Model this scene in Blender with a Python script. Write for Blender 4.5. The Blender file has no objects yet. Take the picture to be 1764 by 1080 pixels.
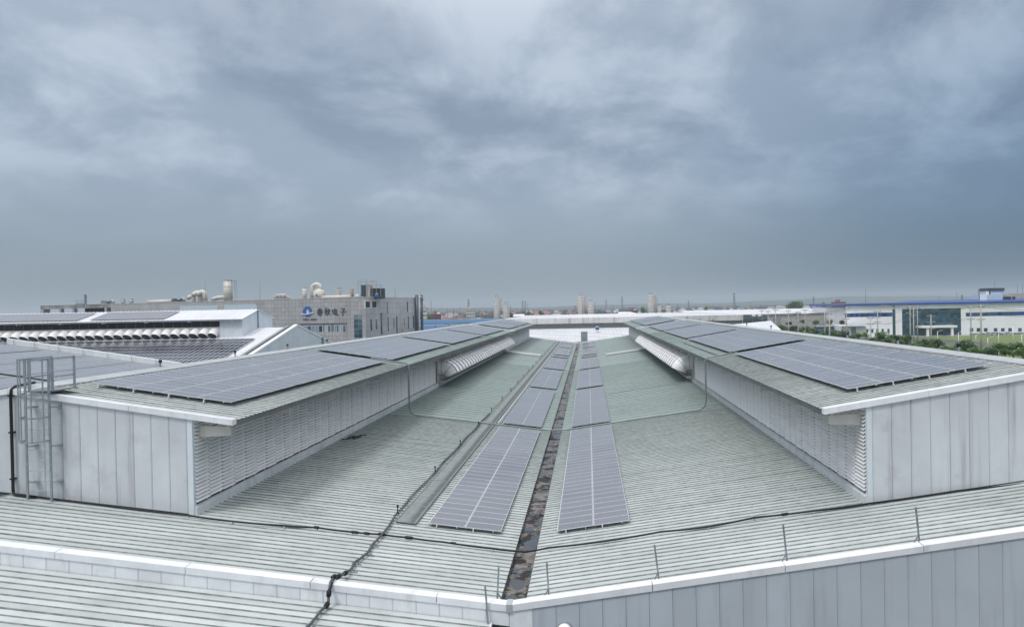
import bpy, math, random
from mathutils import Vector, Matrix
random.seed(7)
R = math.radians
sc = bpy.context.scene
col = sc.collection

# ------------------------------------------------------------------ camera
F, PW, PH, SHX = 1176.0, 1764.0, 1080.0, 114.8
YAW, PITCH, ROLL = 0.0136, -0.0088, -0.019
CAM = Vector((3.448, 0.0, 12.617))
fw = Vector((-math.sin(YAW) * math.cos(PITCH), math.cos(YAW) * math.cos(PITCH), math.sin(PITCH)))
r0 = Vector((math.cos(YAW), math.sin(YAW), 0)); u0 = r0.cross(fw)
rt = r0 * math.cos(ROLL) + u0 * math.sin(ROLL)
up = u0 * math.cos(ROLL) - r0 * math.sin(ROLL)
cam = bpy.data.cameras.new('camera'); cam.sensor_width = 36; cam.lens = 36 * F / PW
cam.shift_x = -SHX / PW; cam.clip_start = 0.1; cam.clip_end = 30000
camo = bpy.data.objects.new('camera', cam); col.objects.link(camo)
m3 = Matrix((rt, up, -fw)).transposed()
camo.matrix_world = Matrix.Translation(CAM) @ m3.to_4x4()
sc.camera = camo

def at(px, py, Y):
    """world point seen at a photo pixel, standing at depth Y"""
    d = fw + rt * ((px - PW / 2 - SHX) / F) + up * ((PH / 2 - py) / F)
    return CAM + d * (Y / d.y)

# ------------------------------------------------------------------ sky, sun, exposure
world = bpy.data.worlds.new('World'); sc.world = world; world.use_nodes = True
SUN_EL, SUN_AZ = R(58), R(215)      # azimuth clockwise from +Y: behind and to the left
OFF1, OFF2, OFF3 = (0.26, 7.1, 0), (1.46, 3.6, 0), (3.16, 15.3, 0)
def sky_world():
    nt = world.node_tree; nt.nodes.clear()
    N = lambda t: nt.nodes.new(t)
    def L(a, b): nt.links.new(a, b)
    def mth(op, a, b=None, clamp=False):
        n = N('ShaderNodeMath'); n.operation = op; n.use_clamp = clamp
        for i, v in enumerate((a, b)):
            if v is None: continue
            if isinstance(v, (int, float)): n.inputs[i].default_value = v
            else: L(v, n.inputs[i])
        return n.outputs[0]
    def mix(f, a, b, mode='MIX'):
        n = N('ShaderNodeMix'); n.data_type = 'RGBA'; n.blend_type = mode
        for s, v in ((0, f), (6, a), (7, b)):
            if isinstance(v, (int, float)): n.inputs[s].default_value = v
            elif isinstance(v, tuple): n.inputs[s].default_value = v + (1,)
            else: L(v, n.inputs[s])
        return n.outputs[2]
    def ramp(v, lo, hi, smooth=True):
        n = N('ShaderNodeMapRange'); n.interpolation_type = 'SMOOTHSTEP' if smooth else 'LINEAR'
        n.clamp = True
        L(v, n.inputs[0]); n.inputs[1].default_value = lo; n.inputs[2].default_value = hi
        return n.outputs[0]
    def noise(vec, scale, det, rough, dist=0.0, off=(0, 0, 0), stretch=(1, 1, 1)):
        mp = N('ShaderNodeMapping'); mp.inputs['Location'].default_value = off; mp.inputs['Scale'].default_value = stretch
        L(vec, mp.inputs[0])
        n = N('ShaderNodeTexNoise'); n.inputs['Scale'].default_value = scale; n.inputs['Detail'].default_value = det
        n.inputs['Roughness'].default_value = rough; n.inputs['Distortion'].default_value = dist
        L(mp.outputs[0], n.inputs['Vector']); return n.outputs[0]
    tc = N('ShaderNodeTexCoord'); d = tc.outputs['Generated']
    sp = N('ShaderNodeSeparateXYZ'); L(d, sp.inputs[0])
    x, y, z = sp.outputs
    zc = mth('MAXIMUM', z, 0.0)
    # cloud deck: the direction cut by a level plane, so the clouds flatten towards the horizon
    den = mth('ADD', zc, 0.38)
    cb = N('ShaderNodeCombineXYZ'); L(mth('DIVIDE', x, den), cb.inputs[0]); L(mth('DIVIDE', y, den), cb.inputs[1])
    q = cb.outputs[0]
    n1 = noise(q, 1.15, 6, 0.50, 0.25, OFF1)                    # broad banks
    n2 = noise(q, 3.4, 10, 0.60, 0.25, OFF2)                   # torn edges
    n3 = noise(q, 1.7, 9, 0.58, 0.35, OFF3)                   # heavier clots
    nb = mth('ADD', mth('MULTIPLY', n1, 0.52), mth('MULTIPLY', n2, 0.48))
    bright = ramp(nb, 0.45, 0.585)
    dark = ramp(n3, 0.47, 0.61)
    # overcast deck: about three times as bright overhead as at the horizon
    nish = N('ShaderNodeTexSky'); nish.sky_type = 'NISHITA'; nish.sun_disc = False
    nish.sun_elevation = SUN_EL; nish.sun_rotation = SUN_AZ; nish.dust_density = 2; nish.air_density = 1.2
    nsk = mix(1.0, nish.outputs[0], (0.075, 0.075, 0.075), 'MULTIPLY')
    hor = (0.246, 0.320, 0.374); mid = (0.355, 0.442, 0.560); zen = (1.30, 1.33, 1.40)
    g = mix(ramp(zc, 0.0, 0.20), hor, mid); g = mix(ramp(zc, 0.32, 0.80), g, zen)
    up_ = ramp(zc, 0.10, 0.26)
    thick = mix(mth('MULTIPLY', dark, up_), (1, 1, 1), (0.75, 0.77, 0.81))
    gl = mix(1.0, g, (1.56, 1.46, 1.36), 'MULTIPLY')
    amt = mth('MULTIPLY', bright, ramp(zc, 0.07, 0.22))
    g3 = mix(1.0, mix(amt, g, gl), thick, 'MULTIPLY')
    # flat stratus bands low over the plain
    st = ramp(noise(q, 1.1, 5, 0.5, 0.2, (2.3, 6.1, 0), (0.30, 1.0, 1)), 0.45, 0.65)
    g3 = mix(mth('MULTIPLY', st, mth('SUBTRACT', 1.0, up_)), g3, mix(1.0, g3, (0.94, 0.95, 0.965), 'MULTIPLY'))
    # rain-heavy bank towards the right of the view
    az = mth('ARCTAN2', x, y)
    heavy = mth('MULTIPLY', ramp(az, -0.05, 0.58), mth('SUBTRACT', 1.0, ramp(az, 1.4, 2.6)))
    low = mth('SUBTRACT', 1.0, ramp(zc, 0.02, 0.50))
    heavy = mth('MULTIPLY', heavy, low)
    g4 = mix(heavy, g3, mix(1.0, g3, (0.28, 0.43, 0.58), 'MULTIPLY'))
    fin = mix(0.90, nsk, g4)
    bg = N('ShaderNodeBackground'); L(fin, bg.inputs[0]); bg.inputs[1].default_value = 1.0
    o = N('ShaderNodeOutputWorld'); L(bg.outputs[0], o.inputs[0])
sky_world()
sun = bpy.data.lights.new('sun', 'SUN'); sun.energy = 1.5; sun.angle = R(11); sun.color = (1.0, 0.975, 0.94)
suno = bpy.data.objects.new('sun', sun); col.objects.link(suno)
sd = Vector((math.sin(SUN_AZ) * math.cos(SUN_EL), math.cos(SUN_AZ) * math.cos(SUN_EL), math.sin(SUN_EL)))
suno.rotation_euler = sd.to_track_quat('Z', 'Y').to_euler(); suno.location = (0, 0, 60)
sc.view_settings.view_transform = 'Standard'; sc.view_settings.look = 'None'
sc.view_settings.exposure = 0.0; sc.view_settings.gamma = 1.0
sc.render.engine = 'CYCLES'; sc.cycles.use_denoising = True
sc.cycles.max_bounces = 6; sc.cycles.volume_bounces = 2

# ------------------------------------------------------------------ materials
def material(name, colr, rough=0.5, metal=0.0, spec=0.5, var=0.10, vscale=1.2, rnd=0.0,
             streak=None, streak_amt=0.0, streak_scale=(1.4, 1.4, 0.12), streak_lo=0.52, streak_hi=0.75,
             blot=None, blot_amt=0.0, blot_scale=0.4, blot_lo=0.5, blot_hi=0.7, bump=0.0, bump_scale=8, local=False, rvar=0.0, far_col=None, bands=None):
    m = bpy.data.materials.new(name); m.use_nodes = True
    nt = m.node_tree; b = nt.nodes['Principled BSDF']
    b.inputs['Roughness'].default_value = rough; b.inputs['Metallic'].default_value = metal
    b.inputs['Specular IOR Level'].default_value = spec
    if local:
        tc = nt.nodes.new('ShaderNodeTexCoord'); pos = tc.outputs['Object']
    else:
        ge = nt.nodes.new('ShaderNodeNewGeometry'); pos = ge.outputs['Position']
    def noise(scale, det=5, stretch=None, off=0.0, rg=0.55):
        v = pos
        mp = nt.nodes.new('ShaderNodeMapping'); mp.inputs['Location'].default_value = (off, off * .7, off * .3)
        if stretch: mp.inputs['Scale'].default_value = stretch
        nt.links.new(v, mp.inputs[0])
        n = nt.nodes.new('ShaderNodeTexNoise'); n.inputs['Scale'].default_value = scale; n.inputs['Detail'].default_value = det
        n.inputs['Roughness'].default_value = rg
        nt.links.new(mp.outputs[0], n.inputs['Vector']); return n.outputs[0]
    def rng(v, lo, hi, a, bb):
        n = nt.nodes.new('ShaderNodeMapRange'); n.interpolation_type = 'SMOOTHSTEP'
        nt.links.new(v, n.inputs[0])
        for i, q in enumerate((lo, hi, a, bb)): n.inputs[i + 1].default_value = q
        return n.outputs[0]
    def mix(f, a, bb, mode='MIX'):
        n = nt.nodes.new('ShaderNodeMix'); n.data_type = 'RGBA'; n.blend_type = mode
        for s, v in ((0, f), (6, a), (7, bb)):
            if isinstance(v, (int, float)): n.inputs[s].default_value = v
            elif isinstance(v, tuple): n.inputs[s].default_value = tuple(v) + (1,)
            else: nt.links.new(v, n.inputs[s])
        return n.outputs[2]
    c = tuple(colr)
    if var > 0:
        lo = tuple(k * (1 - var) for k in colr); hi = tuple(min(1, k * (1 + var)) for k in colr)
        c = mix(rng(noise(vscale, 6), 0.3, 0.7, 0, 1), lo, hi)
    if far_col:       # base colour turns greener and darker farther back
        sy = nt.nodes.new('ShaderNodeSeparateXYZ'); nt.links.new(pos, sy.inputs[0])
        ad = nt.nodes.new('ShaderNodeMath'); ad.operation = 'MULTIPLY_ADD'; nt.links.new(noise(.12, 4, (1, 1, 1), 3.3), ad.inputs[0]); ad.inputs[1].default_value = 26; nt.links.new(sy.outputs[1], ad.inputs[2])
        c = mix(rng(ad.outputs[0], 46, 82, 0, 1), c, tuple(far_col))
    if blot_amt > 0: c = mix(rng(noise(blot_scale, 6, None, 5.3, .6), blot_lo, blot_hi, 0, blot_amt), c, tuple(blot))
    if streak_amt > 0: c = mix(rng(noise(1.0, 4, streak_scale, 2.7, .6), streak_lo, streak_hi, 0, streak_amt), c, tuple(streak))
    if bands:       # sheet by sheet the coating differs a little
        sb = nt.nodes.new('ShaderNodeSeparateXYZ'); nt.links.new(pos, sb.inputs[0])
        dv = nt.nodes.new('ShaderNodeMath'); dv.operation = 'DIVIDE'; nt.links.new(sb.outputs[1], dv.inputs[0]); dv.inputs[1].default_value = bands[0]
        fl = nt.nodes.new('ShaderNodeMath'); fl.operation = 'FLOOR'; nt.links.new(dv.outputs[0], fl.inputs[0])
        wn = nt.nodes.new('ShaderNodeTexWhiteNoise'); wn.noise_dimensions = '1D'; nt.links.new(fl.outputs[0], wn.inputs['W'])
        c = mix(1.0, c, rng(wn.outputs['Value'], 0, 1, 1 - bands[1], 1 + bands[1]), 'MULTIPLY')
    if rnd > 0:
        oi = nt.nodes.new('ShaderNodeObjectInfo')
        c = mix(1.0, c, rng(oi.outputs['Random'], 0, 1, 1 - rnd, 1 + rnd), 'MULTIPLY')
    if isinstance(c, tuple): b.inputs['Base Color'].default_value = c + (1,)
    else: nt.links.new(c, b.inputs['Base Color'])
    if rvar > 0: nt.links.new(rng(noise(2.0, 4, None, 9.1), 0.35, 0.65, max(0.02, rough - rvar), min(1, rough + rvar)), b.inputs['Roughness'])
    if bump > 0:
        bp = nt.nodes.new('ShaderNodeBump'); bp.inputs['Strength'].default_value = bump; bp.inputs['Distance'].default_value = 0.02
        nt.links.new(noise(bump_scale, 3), bp.inputs['Height']); nt.links.new(bp.outputs[0], b.inputs['Normal'])
    return m

MT = {}
MT['roof'] = material('pale_green_metal', (0.49, 0.53, 0.525), 0.40, var=0.07, vscale=0.25, rnd=0.08, streak=(0.30, 0.335, 0.32),
                      streak_amt=0.40, streak_scale=(0.10, 1.6, 0.1), streak_lo=0.5, streak_hi=0.8, blot=(0.27, 0.305, 0.29), blot_amt=0.35, blot_scale=0.35, rvar=0.12, far_col=(0.285, 0.345, 0.328))
MT['roof_rib_shade'] = material('rib_shade', (0.245, 0.265, 0.26), 0.8, var=0.3, vscale=2.5)  # shade line beside each rib, put into the colour of its near side
MT['roof_rib_shade_far'] = material('rib_shade_far', (0.195, 0.24, 0.23), 0.8, var=0.3, vscale=.6)  # the same painted shade for the far ribs
MT['roof_far'] = material('far_green_metal', (0.240, 0.298, 0.282), 0.45, var=0.04, vscale=0.012, bands=(2.82, .05))
MT['wall'] = material('white_cladding', (0.585, 0.61, 0.64), 0.38, var=0.05, vscale=0.5, rnd=0.035, streak=(0.25, 0.25, 0.245), streak_amt=0.85,
                      streak_scale=(1.5, 1.5, 0.07), streak_lo=0.50, streak_hi=0.80, blot=(0.33, 0.33, 0.32), blot_amt=0.35, blot_scale=0.55, blot_lo=.55, blot_hi=.75, rvar=0.1)
MT['wall_clean'] = material('blue_grey_cladding', (0.46, 0.51, 0.56), 0.38, var=0.04, vscale=0.5, rnd=0.03, streak=(0.34, 0.37, 0.40), streak_amt=0.5, rvar=0.08)
MT['coping'] = material('white_coping', (0.74, 0.76, 0.79), 0.4, var=0.05, rnd=0.03, streak=(0.45, 0.44, 0.41), streak_amt=0.35, streak_scale=(1.5, 1.5, 0.5), streak_lo=.55)
MT['slat'] = material('white_louvre', (0.90, 0.90, 0.885), 0.35, var=0.03, rnd=0.05, streak=(0.66, 0.64, 0.61), streak_amt=0.30, streak_scale=(1.0, 1.0, 1.5))
MT['dark'] = material('dark_interior', (0.03, 0.033, 0.036), 0.8, var=0.2)
MT['seam'] = material('dark_joint', (0.07, 0.075, 0.08), 0.7, var=0.2)
MT['galv'] = material('galvanised_steel', (0.36, 0.40, 0.43), 0.42, 0.55, var=0.12, vscale=4)
MT['tray'] = material('tray_steel', (0.235, 0.26, 0.262), 0.5, 0.2, var=0.12, vscale=2, streak=(0.2, 0.2, 0.2), streak_amt=.4, streak_scale=(2, .3, 1))
MT['beige'] = material('cream_painted_steel', (0.56, 0.54, 0.50), 0.5, var=0.06, streak=(0.36, 0.33, 0.29), streak_amt=0.35, streak_scale=(1, 1, .3))
MT['cowl'] = material('white_fibreglass', (0.86, 0.86, 0.87), 0.35, var=0.06, streak=(0.52, 0.49, 0.45), streak_amt=0.4, streak_scale=(1, .6, .6))
MT['eave'] = material('dark_eave_channel', (0.13, 0.14, 0.15), 0.5, 0.2, var=0.15)
MT['black'] = material('black_rubber', (0.012, 0.013, 0.014), 0.5, spec=.3, var=0.2)
MT['hose'] = material('dark_grey_hose', (0.075, 0.082, 0.09), 0.5, var=0.2)
MT['conduit'] = material('grey_conduit', (0.21, 0.235, 0.25), 0.45, 0.3, var=0.15)
MT['alu'] = material('anodised_frame', (0.70, 0.71, 0.73), 0.4, 0.4, var=0.04)
MT['concrete'] = material('concrete', (0.42, 0.41, 0.39), 0.8, var=0.12, vscale=.6, streak=(0.25, 0.23, 0.21), streak_amt=.5, streak_scale=(.8, .8, .1))
MT['rust'] = material('rust_streaked_concrete', (0.45, 0.43, 0.40), 0.8, var=0.1, vscale=.6, streak=(0.26, 0.14, 0.09), streak_amt=.8, streak_scale=(.9, .9, .06), streak_lo=.45, streak_hi=.65)
MT['white'] = material('white_paint', (0.84, 0.85, 0.86), 0.45, var=0.05, vscale=.3, streak=(0.55, 0.54, 0.53), streak_amt=.4, streak_scale=(.8, .8, .08))
MT['white_roof'] = material('white_sheet_roof', (0.72, 0.73, 0.76), 0.4, var=0.06, vscale=.15, streak=(0.5, 0.5, 0.52), streak_amt=.45, streak_scale=(.5, .06, .1))
MT['dirty_white'] = material('dirty_white_cladding', (0.62, 0.61, 0.60), 0.5, var=0.08, vscale=.2, streak=(0.28, 0.25, 0.23), streak_amt=.6, streak_scale=(.5, .5, .04), streak_lo=.48, streak_hi=.68)
MT['grey'] = material('grey_cladding', (0.26, 0.28, 0.29), 0.5, var=0.08)
MT['tile'] = material('pale_wall_tile', (0.40, 0.405, 0.415), 0.45, var=0.08, vscale=.3, rnd=.06, streak=(0.25, 0.24, 0.235), streak_amt=.45, streak_scale=(.25, .25, .05), streak_lo=.48)
MT['grout'] = material('tile_joint', (0.15, 0.155, 0.16), 0.8, var=0.1)
MT['pale_blue'] = material('pale_blue_panel', (0.50, 0.60, 0.68), 0.4, var=0.04)
MT['glass'] = material('dark_blue_glass', (0.03, 0.085, 0.125), 0.06, var=0.25, vscale=.15, spec=.7, rnd=.5)
MT['glass_pale'] = material('pale_window_glass', (0.25, 0.33, 0.38), 0.12, var=0.2, vscale=.3, rnd=.35)
MT['blue'] = material('blue_sheet_roof', (0.012, 0.115, 0.27), 0.4, var=0.12, vscale=.1)
MT['navy'] = material('navy_blue_band', (0.02, 0.075, 0.29), 0.35, var=0.1, vscale=.2)
MT['logo'] = material('logo_blue', (0.02, 0.13, 0.42), 0.35, var=0.03)
MT['letter'] = material('dark_lettering', (0.06, 0.075, 0.10), 0.4, var=0.1)
MT['redroof'] = material('red_clay_tile', (0.24, 0.125, 0.105), 0.75, var=0.2, vscale=.3, rnd=.25)
MT['greyroof'] = material('grey_town_roof', (0.30, 0.30, 0.31), 0.7, var=0.15, vscale=.3, rnd=.2)
MT['townwall'] = material('town_plaster', (0.55, 0.52, 0.49), 0.8, var=0.1, rnd=.2)
MT['bark'] = material('tree_bark', (0.10, 0.075, 0.055), 0.9, var=0.25, vscale=3)
MT['leaf'] = material('green_leaf', (0.082, 0.172, 0.040), 0.55, var=0.45, vscale=.9, rnd=.4)
MT['leaf_light'] = material('light_green_leaf', (0.15, 0.26, 0.055), 0.55, var=0.4, vscale=.9, rnd=.2)
MT['wood'] = material('distant_foliage', (0.028, 0.045, 0.042), 0.8, var=0.4, vscale=.05)
MT['grass'] = material('lawn_grass', (0.12, 0.175, 0.05), 0.9, var=0.25, vscale=.12, blot=(0.18, 0.19, 0.07), blot_amt=.6, blot_scale=.04)
MT['soil'] = material('dry_ground', (0.10, 0.105, 0.09), 0.95, var=0.25, vscale=.03, blot=(0.08, 0.11, 0.06), blot_amt=.8, blot_scale=.01)
MT['asphalt'] = material('asphalt', (0.055, 0.056, 0.06), 0.85, var=0.15, vscale=.5)
MT['gable'] = material('white_gable_cladding', (0.62, 0.68, 0.72), 0.4, var=0.04, vscale=.4, rnd=.03)
MT['copper'] = material('terracotta_duct', (0.38, 0.24, 0.18), 0.6, var=0.15)
MT['ridge'] = material('pale_ridge_flashing', (0.42, 0.445, 0.455), 0.42, var=0.08, streak=(0.30, 0.31, 0.31), streak_amt=.4, streak_scale=(1, .2, 1))
MT['curb'] = material('grey_curb_flashing', (0.60, 0.63, 0.64), 0.42, var=0.07, rnd=.06, streak=(0.36, 0.37, 0.36), streak_amt=.5, streak_scale=(1, 1, .4))
MT['far_white'] = material('clean_white_cladding', (0.86, 0.87, 0.89), 0.4, var=0.03, vscale=.1)
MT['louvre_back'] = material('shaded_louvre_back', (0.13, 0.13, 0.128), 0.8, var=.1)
MT['band'] = material('grey_rim_and_gap_shade', (0.50, 0.50, 0.505), 0.5, var=.1)
MT['cream_pipe'] = material('cream_duct', (0.62, 0.60, 0.54), 0.45, var=0.07, vscale=.8, streak=(0.42, 0.38, 0.32), streak_amt=.4, streak_scale=(1, 1, .2))
MT['carpaint'] = material('car_paint', (0.4, 0.4, 0.42), 0.25, var=0.02, rnd=.5)
MT['bluetank'] = material('blue_tank', (0.035, 0.12, 0.28), 0.4, var=0.1)

def pv_material(name, cell, line, rough, fwid=0.05, dust=.30):
    m = bpy.data.materials.new(name); m.use_nodes = True
    nt = m.node_tree; b = nt.nodes['Principled BSDF']
    tc = nt.nodes.new('ShaderNodeTexCoord'); sp = nt.nodes.new('ShaderNodeSeparateXYZ'); nt.links.new(tc.outputs['Object'], sp.inputs[0])
    def mth(op, a, bb=None):
        n = nt.nodes.new('ShaderNodeMath'); n.operation = op
        for i, v in enumerate((a, bb)):
            if v is None: continue
            if isinstance(v, (int, float)): n.inputs[i].default_value = v
            else: nt.links.new(v, n.inputs[i])
        return n.outputs[0]
    um = mth('FLOORED_MODULO', sp.outputs[0], 2.02); vm = mth('FLOORED_MODULO', sp.outputs[1], 1.012)
    uc = mth('FLOORED_MODULO', um, 1 / 6.0); vc = mth('FLOORED_MODULO', vm, 1 / 6.0)
    lu = mth('LESS_THAN', uc, 0.012); lv = mth('LESS_THAN', vc, 0.007)
    fu = mth('LESS_THAN', um, fwid); fv = mth('LESS_THAN', vm, fwid * .8)
    cl = mth('MAXIMUM', lu, lv); fr = mth('MAXIMUM', fu, fv)
    def mix(f, a, bb, mode='MIX'):
        n = nt.nodes.new('ShaderNodeMix'); n.data_type = 'RGBA'; n.blend_type = mode
        for s, v in ((0, f), (6, a), (7, bb)):
            if isinstance(v, (int, float)): n.inputs[s].default_value = v
            elif isinstance(v, tuple): n.inputs[s].default_value = tuple(v) + (1,)
            else: nt.links.new(v, n.inputs[s])
        return n.outputs[2]
    # every module differs a little from the next
    cb = nt.nodes.new('ShaderNodeCombineXYZ')
    nt.links.new(mth('FLOOR', mth('DIVIDE', sp.outputs[0], 2.02)), cb.inputs[0]); nt.links.new(mth('FLOOR', mth('DIVIDE', sp.outputs[1], 1.012)), cb.inputs[1])
    oi = nt.nodes.new('ShaderNodeObjectInfo'); nt.links.new(oi.outputs['Random'], cb.inputs[2])
    wn = nt.nodes.new('ShaderNodeTexWhiteNoise'); nt.links.new(cb.outputs[0], wn.inputs['Vector'])
    mr = nt.nodes.new('ShaderNodeMapRange'); nt.links.new(wn.outputs[0], mr.inputs[0]); mr.inputs[3].default_value = 0.90; mr.inputs[4].default_value = 1.10
    c = mix(1.0, cell, mr.outputs[0], 'MULTIPLY')
    c = mix(mth('MULTIPLY', cl, 0.32), c, line)
    c = mix(fr, c, (0.55, 0.56, 0.58))
    ge = nt.nodes.new('ShaderNodeNewGeometry'); nz = nt.nodes.new('ShaderNodeTexNoise'); nz.inputs['Scale'].default_value = 0.16; nz.inputs['Detail'].default_value = 3
    nt.links.new(ge.outputs['Position'], nz.inputs['Vector'])
    mr2 = nt.nodes.new('ShaderNodeMapRange'); nt.links.new(nz.outputs[0], mr2.inputs[0]); mr2.inputs[1].default_value = .2; mr2.inputs[2].default_value = .8; mr2.inputs[3].default_value = dust * .4; mr2.inputs[4].default_value = dust
    c = mix(mr2.outputs[0], c, (0.30, 0.31, 0.33))      # dust film
    nt.links.new(c, b.inputs['Base Color'])
    b.inputs['Roughness'].default_value = rough; b.inputs['Specular IOR Level'].default_value = 0.5
    mr3 = nt.nodes.new('ShaderNodeMapRange'); nt.links.new(nz.outputs[0], mr3.inputs[0]); mr3.inputs[1].default_value = .3; mr3.inputs[2].default_value = .7
    mr3.inputs[3].default_value = rough - .08; mr3.inputs[4].default_value = rough + .1
    nt.links.new(mr3.outputs[0], b.inputs['Roughness'])
    return m
MT['pv'] = pv_material('solar_cells', (0.150, 0.157, 0.182), (0.46, 0.47, 0.50), 0.16, .05, .36)
MT['pv_dark'] = pv_material('dark_solar_cells', (0.012, 0.017, 0.035), (0.05, 0.06, 0.09), 0.14, .13, .08)

def gutter_material():
    m = bpy.data.materials.new('rusty_wet_gutter'); m.use_nodes = True
    nt = m.node_tree; b = nt.nodes['Principled BSDF']
    ge = nt.nodes.new('ShaderNodeNewGeometry')
    def noise(scale, det, st, off):
        mp = nt.nodes.new('ShaderNodeMapping'); mp.inputs['Scale'].default_value = st; mp.inputs['Location'].default_value = off
        nt.links.new(ge.outputs['Position'], mp.inputs[0])
        n = nt.nodes.new('ShaderNodeTexNoise'); n.inputs['Scale'].default_value = scale; n.inputs['Detail'].default_value = det; n.inputs['Roughness'].default_value = .62
        nt.links.new(mp.outputs[0], n.inputs['Vector']); return n.outputs[0]
    def rng(v, lo, hi, a=0, bb=1):
        n = nt.nodes.new('ShaderNodeMapRange'); n.interpolation_type = 'SMOOTHSTEP'; nt.links.new(v, n.inputs[0])
        for i, q in enumerate((lo, hi, a, bb)): n.inputs[i + 1].default_value = q
        return n.outputs[0]
    def mix(f, a, bb):
        n = nt.nodes.new('ShaderNodeMix'); n.data_type = 'RGBA'
        for s, v in ((0, f), (6, a), (7, bb)):
            if isinstance(v, tuple): n.inputs[s].default_value = v + (1,)
            else: nt.links.new(v, n.inputs[s])
        return n.outputs[2]
    dirt = mix(rng(noise(2.2, 8, (1, 3, 1), (0, 0, 0)), .35, .65), (0.10, 0.092, 0.083), (0.23, 0.212, 0.192))
    black = rng(noise(0.9, 7, (1, 1, 1), (4, 2, 0)), .49, .55)
    c = mix(black, dirt, (0.018, 0.017, 0.016))
    wet = rng(noise(0.8, 3, (1.2, .8, 1), (8, 3, 0)), .505, .525)
    c = mix(wet, c, (0.05, 0.055, 0.06))
    nt.links.new(c, b.inputs['Base Color'])
    nt.links.new(rng(wet, 0, 1, .85, .02), b.inputs['Roughness'])
    return m
MT['gutter'] = gutter_material()

# ------------------------------------------------------------------ builders
class MB:
    def __init__(s): s.v = []; s.f = []; s.m = []
    def face(s, pts, mi=0):
        i = len(s.v); s.v.extend([tuple(p) for p in pts]); s.f.append(tuple(range(i, i + len(pts)))); s.m.append(mi); return s
    def hexa(s, p, mi=0):
        """eight corners: bottom loop 0-3 counter-clockwise, top loop 4-7"""
        i = len(s.v); s.v.extend([tuple(q) for q in p])
        for f in ((0, 3, 2, 1), (4, 5, 6, 7), (0, 1, 5, 4), (1, 2, 6, 5), (2, 3, 7, 6), (3, 0, 4, 7)):
            s.f.append(tuple(i + k for k in f)); s.m.append(mi)
        return s
    def box(s, x0, x1, y0, y1, z0, z1, mi=0):
        return s.hexa([(x0, y0, z0), (x1, y0, z0), (x1, y1, z0), (x0, y1, z0), (x0, y0, z1), (x1, y0, z1), (x1, y1, z1), (x0, y1, z1)], mi)
    def beam(s, a, b, w, h, mi=0, upv=None):
        a = Vector(a); b = Vector(b); d = (b - a).normalized(); u = Vector(upv) if upv else Vector((0, 0, 1))
        if abs(d.dot(u)) > .98: u = Vector((0, 1, 0))
        r = d.cross(u).normalized(); u = r.cross(d).normalized()
        q = [a - r * w / 2 - u * h / 2, a + r * w / 2 - u * h / 2, b + r * w / 2 - u * h / 2, b - r * w / 2 - u * h / 2]
        return s.hexa([*q, *[k + u * h for k in q]], mi)
    def tube(s, path, rad, n=6, mi=0, cap=True):
        P = [Vector(p) for p in path]; rr = rad if isinstance(rad, (list, tuple)) else [rad] * len(P)
        base = len(s.v); prev = None
        for k, p in enumerate(P):
            d = (P[min(k + 1, len(P) - 1)] - P[max(k - 1, 0)]).normalized()
            if prev is None:
                u = Vector((0, 0, 1)) if abs(d.z) < .9 else Vector((0, 1, 0)); r = d.cross(u).normalized()
            else: r = (prev - d * prev.dot(d)).normalized()
            prev = r; u = r.cross(d)
            for j in range(n):
                a = 2 * math.pi * j / n; s.v.append(tuple(p + (r * math.cos(a) + u * math.sin(a)) * rr[k]))
        for k in range(len(P) - 1):
            for j in range(n):
                a = base + k * n + j; b2 = base + k * n + (j + 1) % n
                s.f.append((a, b2, b2 + n, a + n)); s.m.append(mi)
        if cap:
            s.f.append(tuple(base + j for j in range(n))[::-1]); s.m.append(mi)
            s.f.append(tuple(base + (len(P) - 1) * n + j for j in range(n))); s.m.append(mi)
        return s
    def cyl(s, c, r, z0, z1, n=16, mi=0, r1=None):
        return s.tube([(c[0], c[1], z0), (c[0], c[1], z1)], [r, r if r1 is None else r1], n, mi)
    def mesh(s, name, mats, smooth=False):
        me = bpy.data.meshes.new(name); me.from_pydata(s.v, [], s.f)
        mats = mats if isinstance(mats, (list, tuple)) else [mats]
        for m in mats: me.materials.append(MT[m])
        if len(mats) > 1: me.polygons.foreach_set('material_index', s.m)
        if smooth: me.polygons.foreach_set('use_smooth', [True] * len(s.f)); 
        me.update(); return me
    def build(s, name, mats, parent=None, smooth=False):
        return put(name, s.mesh(name, mats, smooth), parent)
def put(name, me, parent=None, loc=None, rot=None):
    """link a mesh object; without loc its coordinates are world coordinates"""
    o = bpy.data.objects.new(name, me); col.objects.link(o)
    if parent: o.parent = parent
    if loc is not None: o.location = loc
    elif parent:
        w = wloc(parent); o.location = (-w[0], -w[1], -w[2])
    if rot: o.rotation_euler = rot
    return o
def wloc(o):
    v = Vector(o.location)
    while o.parent: o = o.parent; v += Vector(o.location)
    return v
def tag(o, label, cat, group=None, kind=None):
    if label: o['label'] = label
    if cat: o['category'] = cat
    if group: o['group'] = group
    if kind: o['kind'] = kind
    return o
def thing(name, label, cat, loc=(0, 0, 0), group=None, rot=None):
    o = bpy.data.objects.new(name, None); col.objects.link(o); o.location = loc; o.empty_display_size = .2
    if rot: o.rotation_euler = rot
    return tag(o, label, cat, group)
def local(o, p):
    w = wloc(o); return (p[0] - w[0], p[1] - w[1], p[2] - w[2])
def stuff(o): o['kind'] = 'stuff'; return o
# ------------------------------------------------------------------ the ground
GZ = -8.0
gr = MB().face([(-9000, -400, GZ), (9000, -400, GZ), (9000, 9000, GZ), (-9000, 9000, GZ)]).build('ground', 'soil'); tag(gr, None, None, kind='structure')

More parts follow.
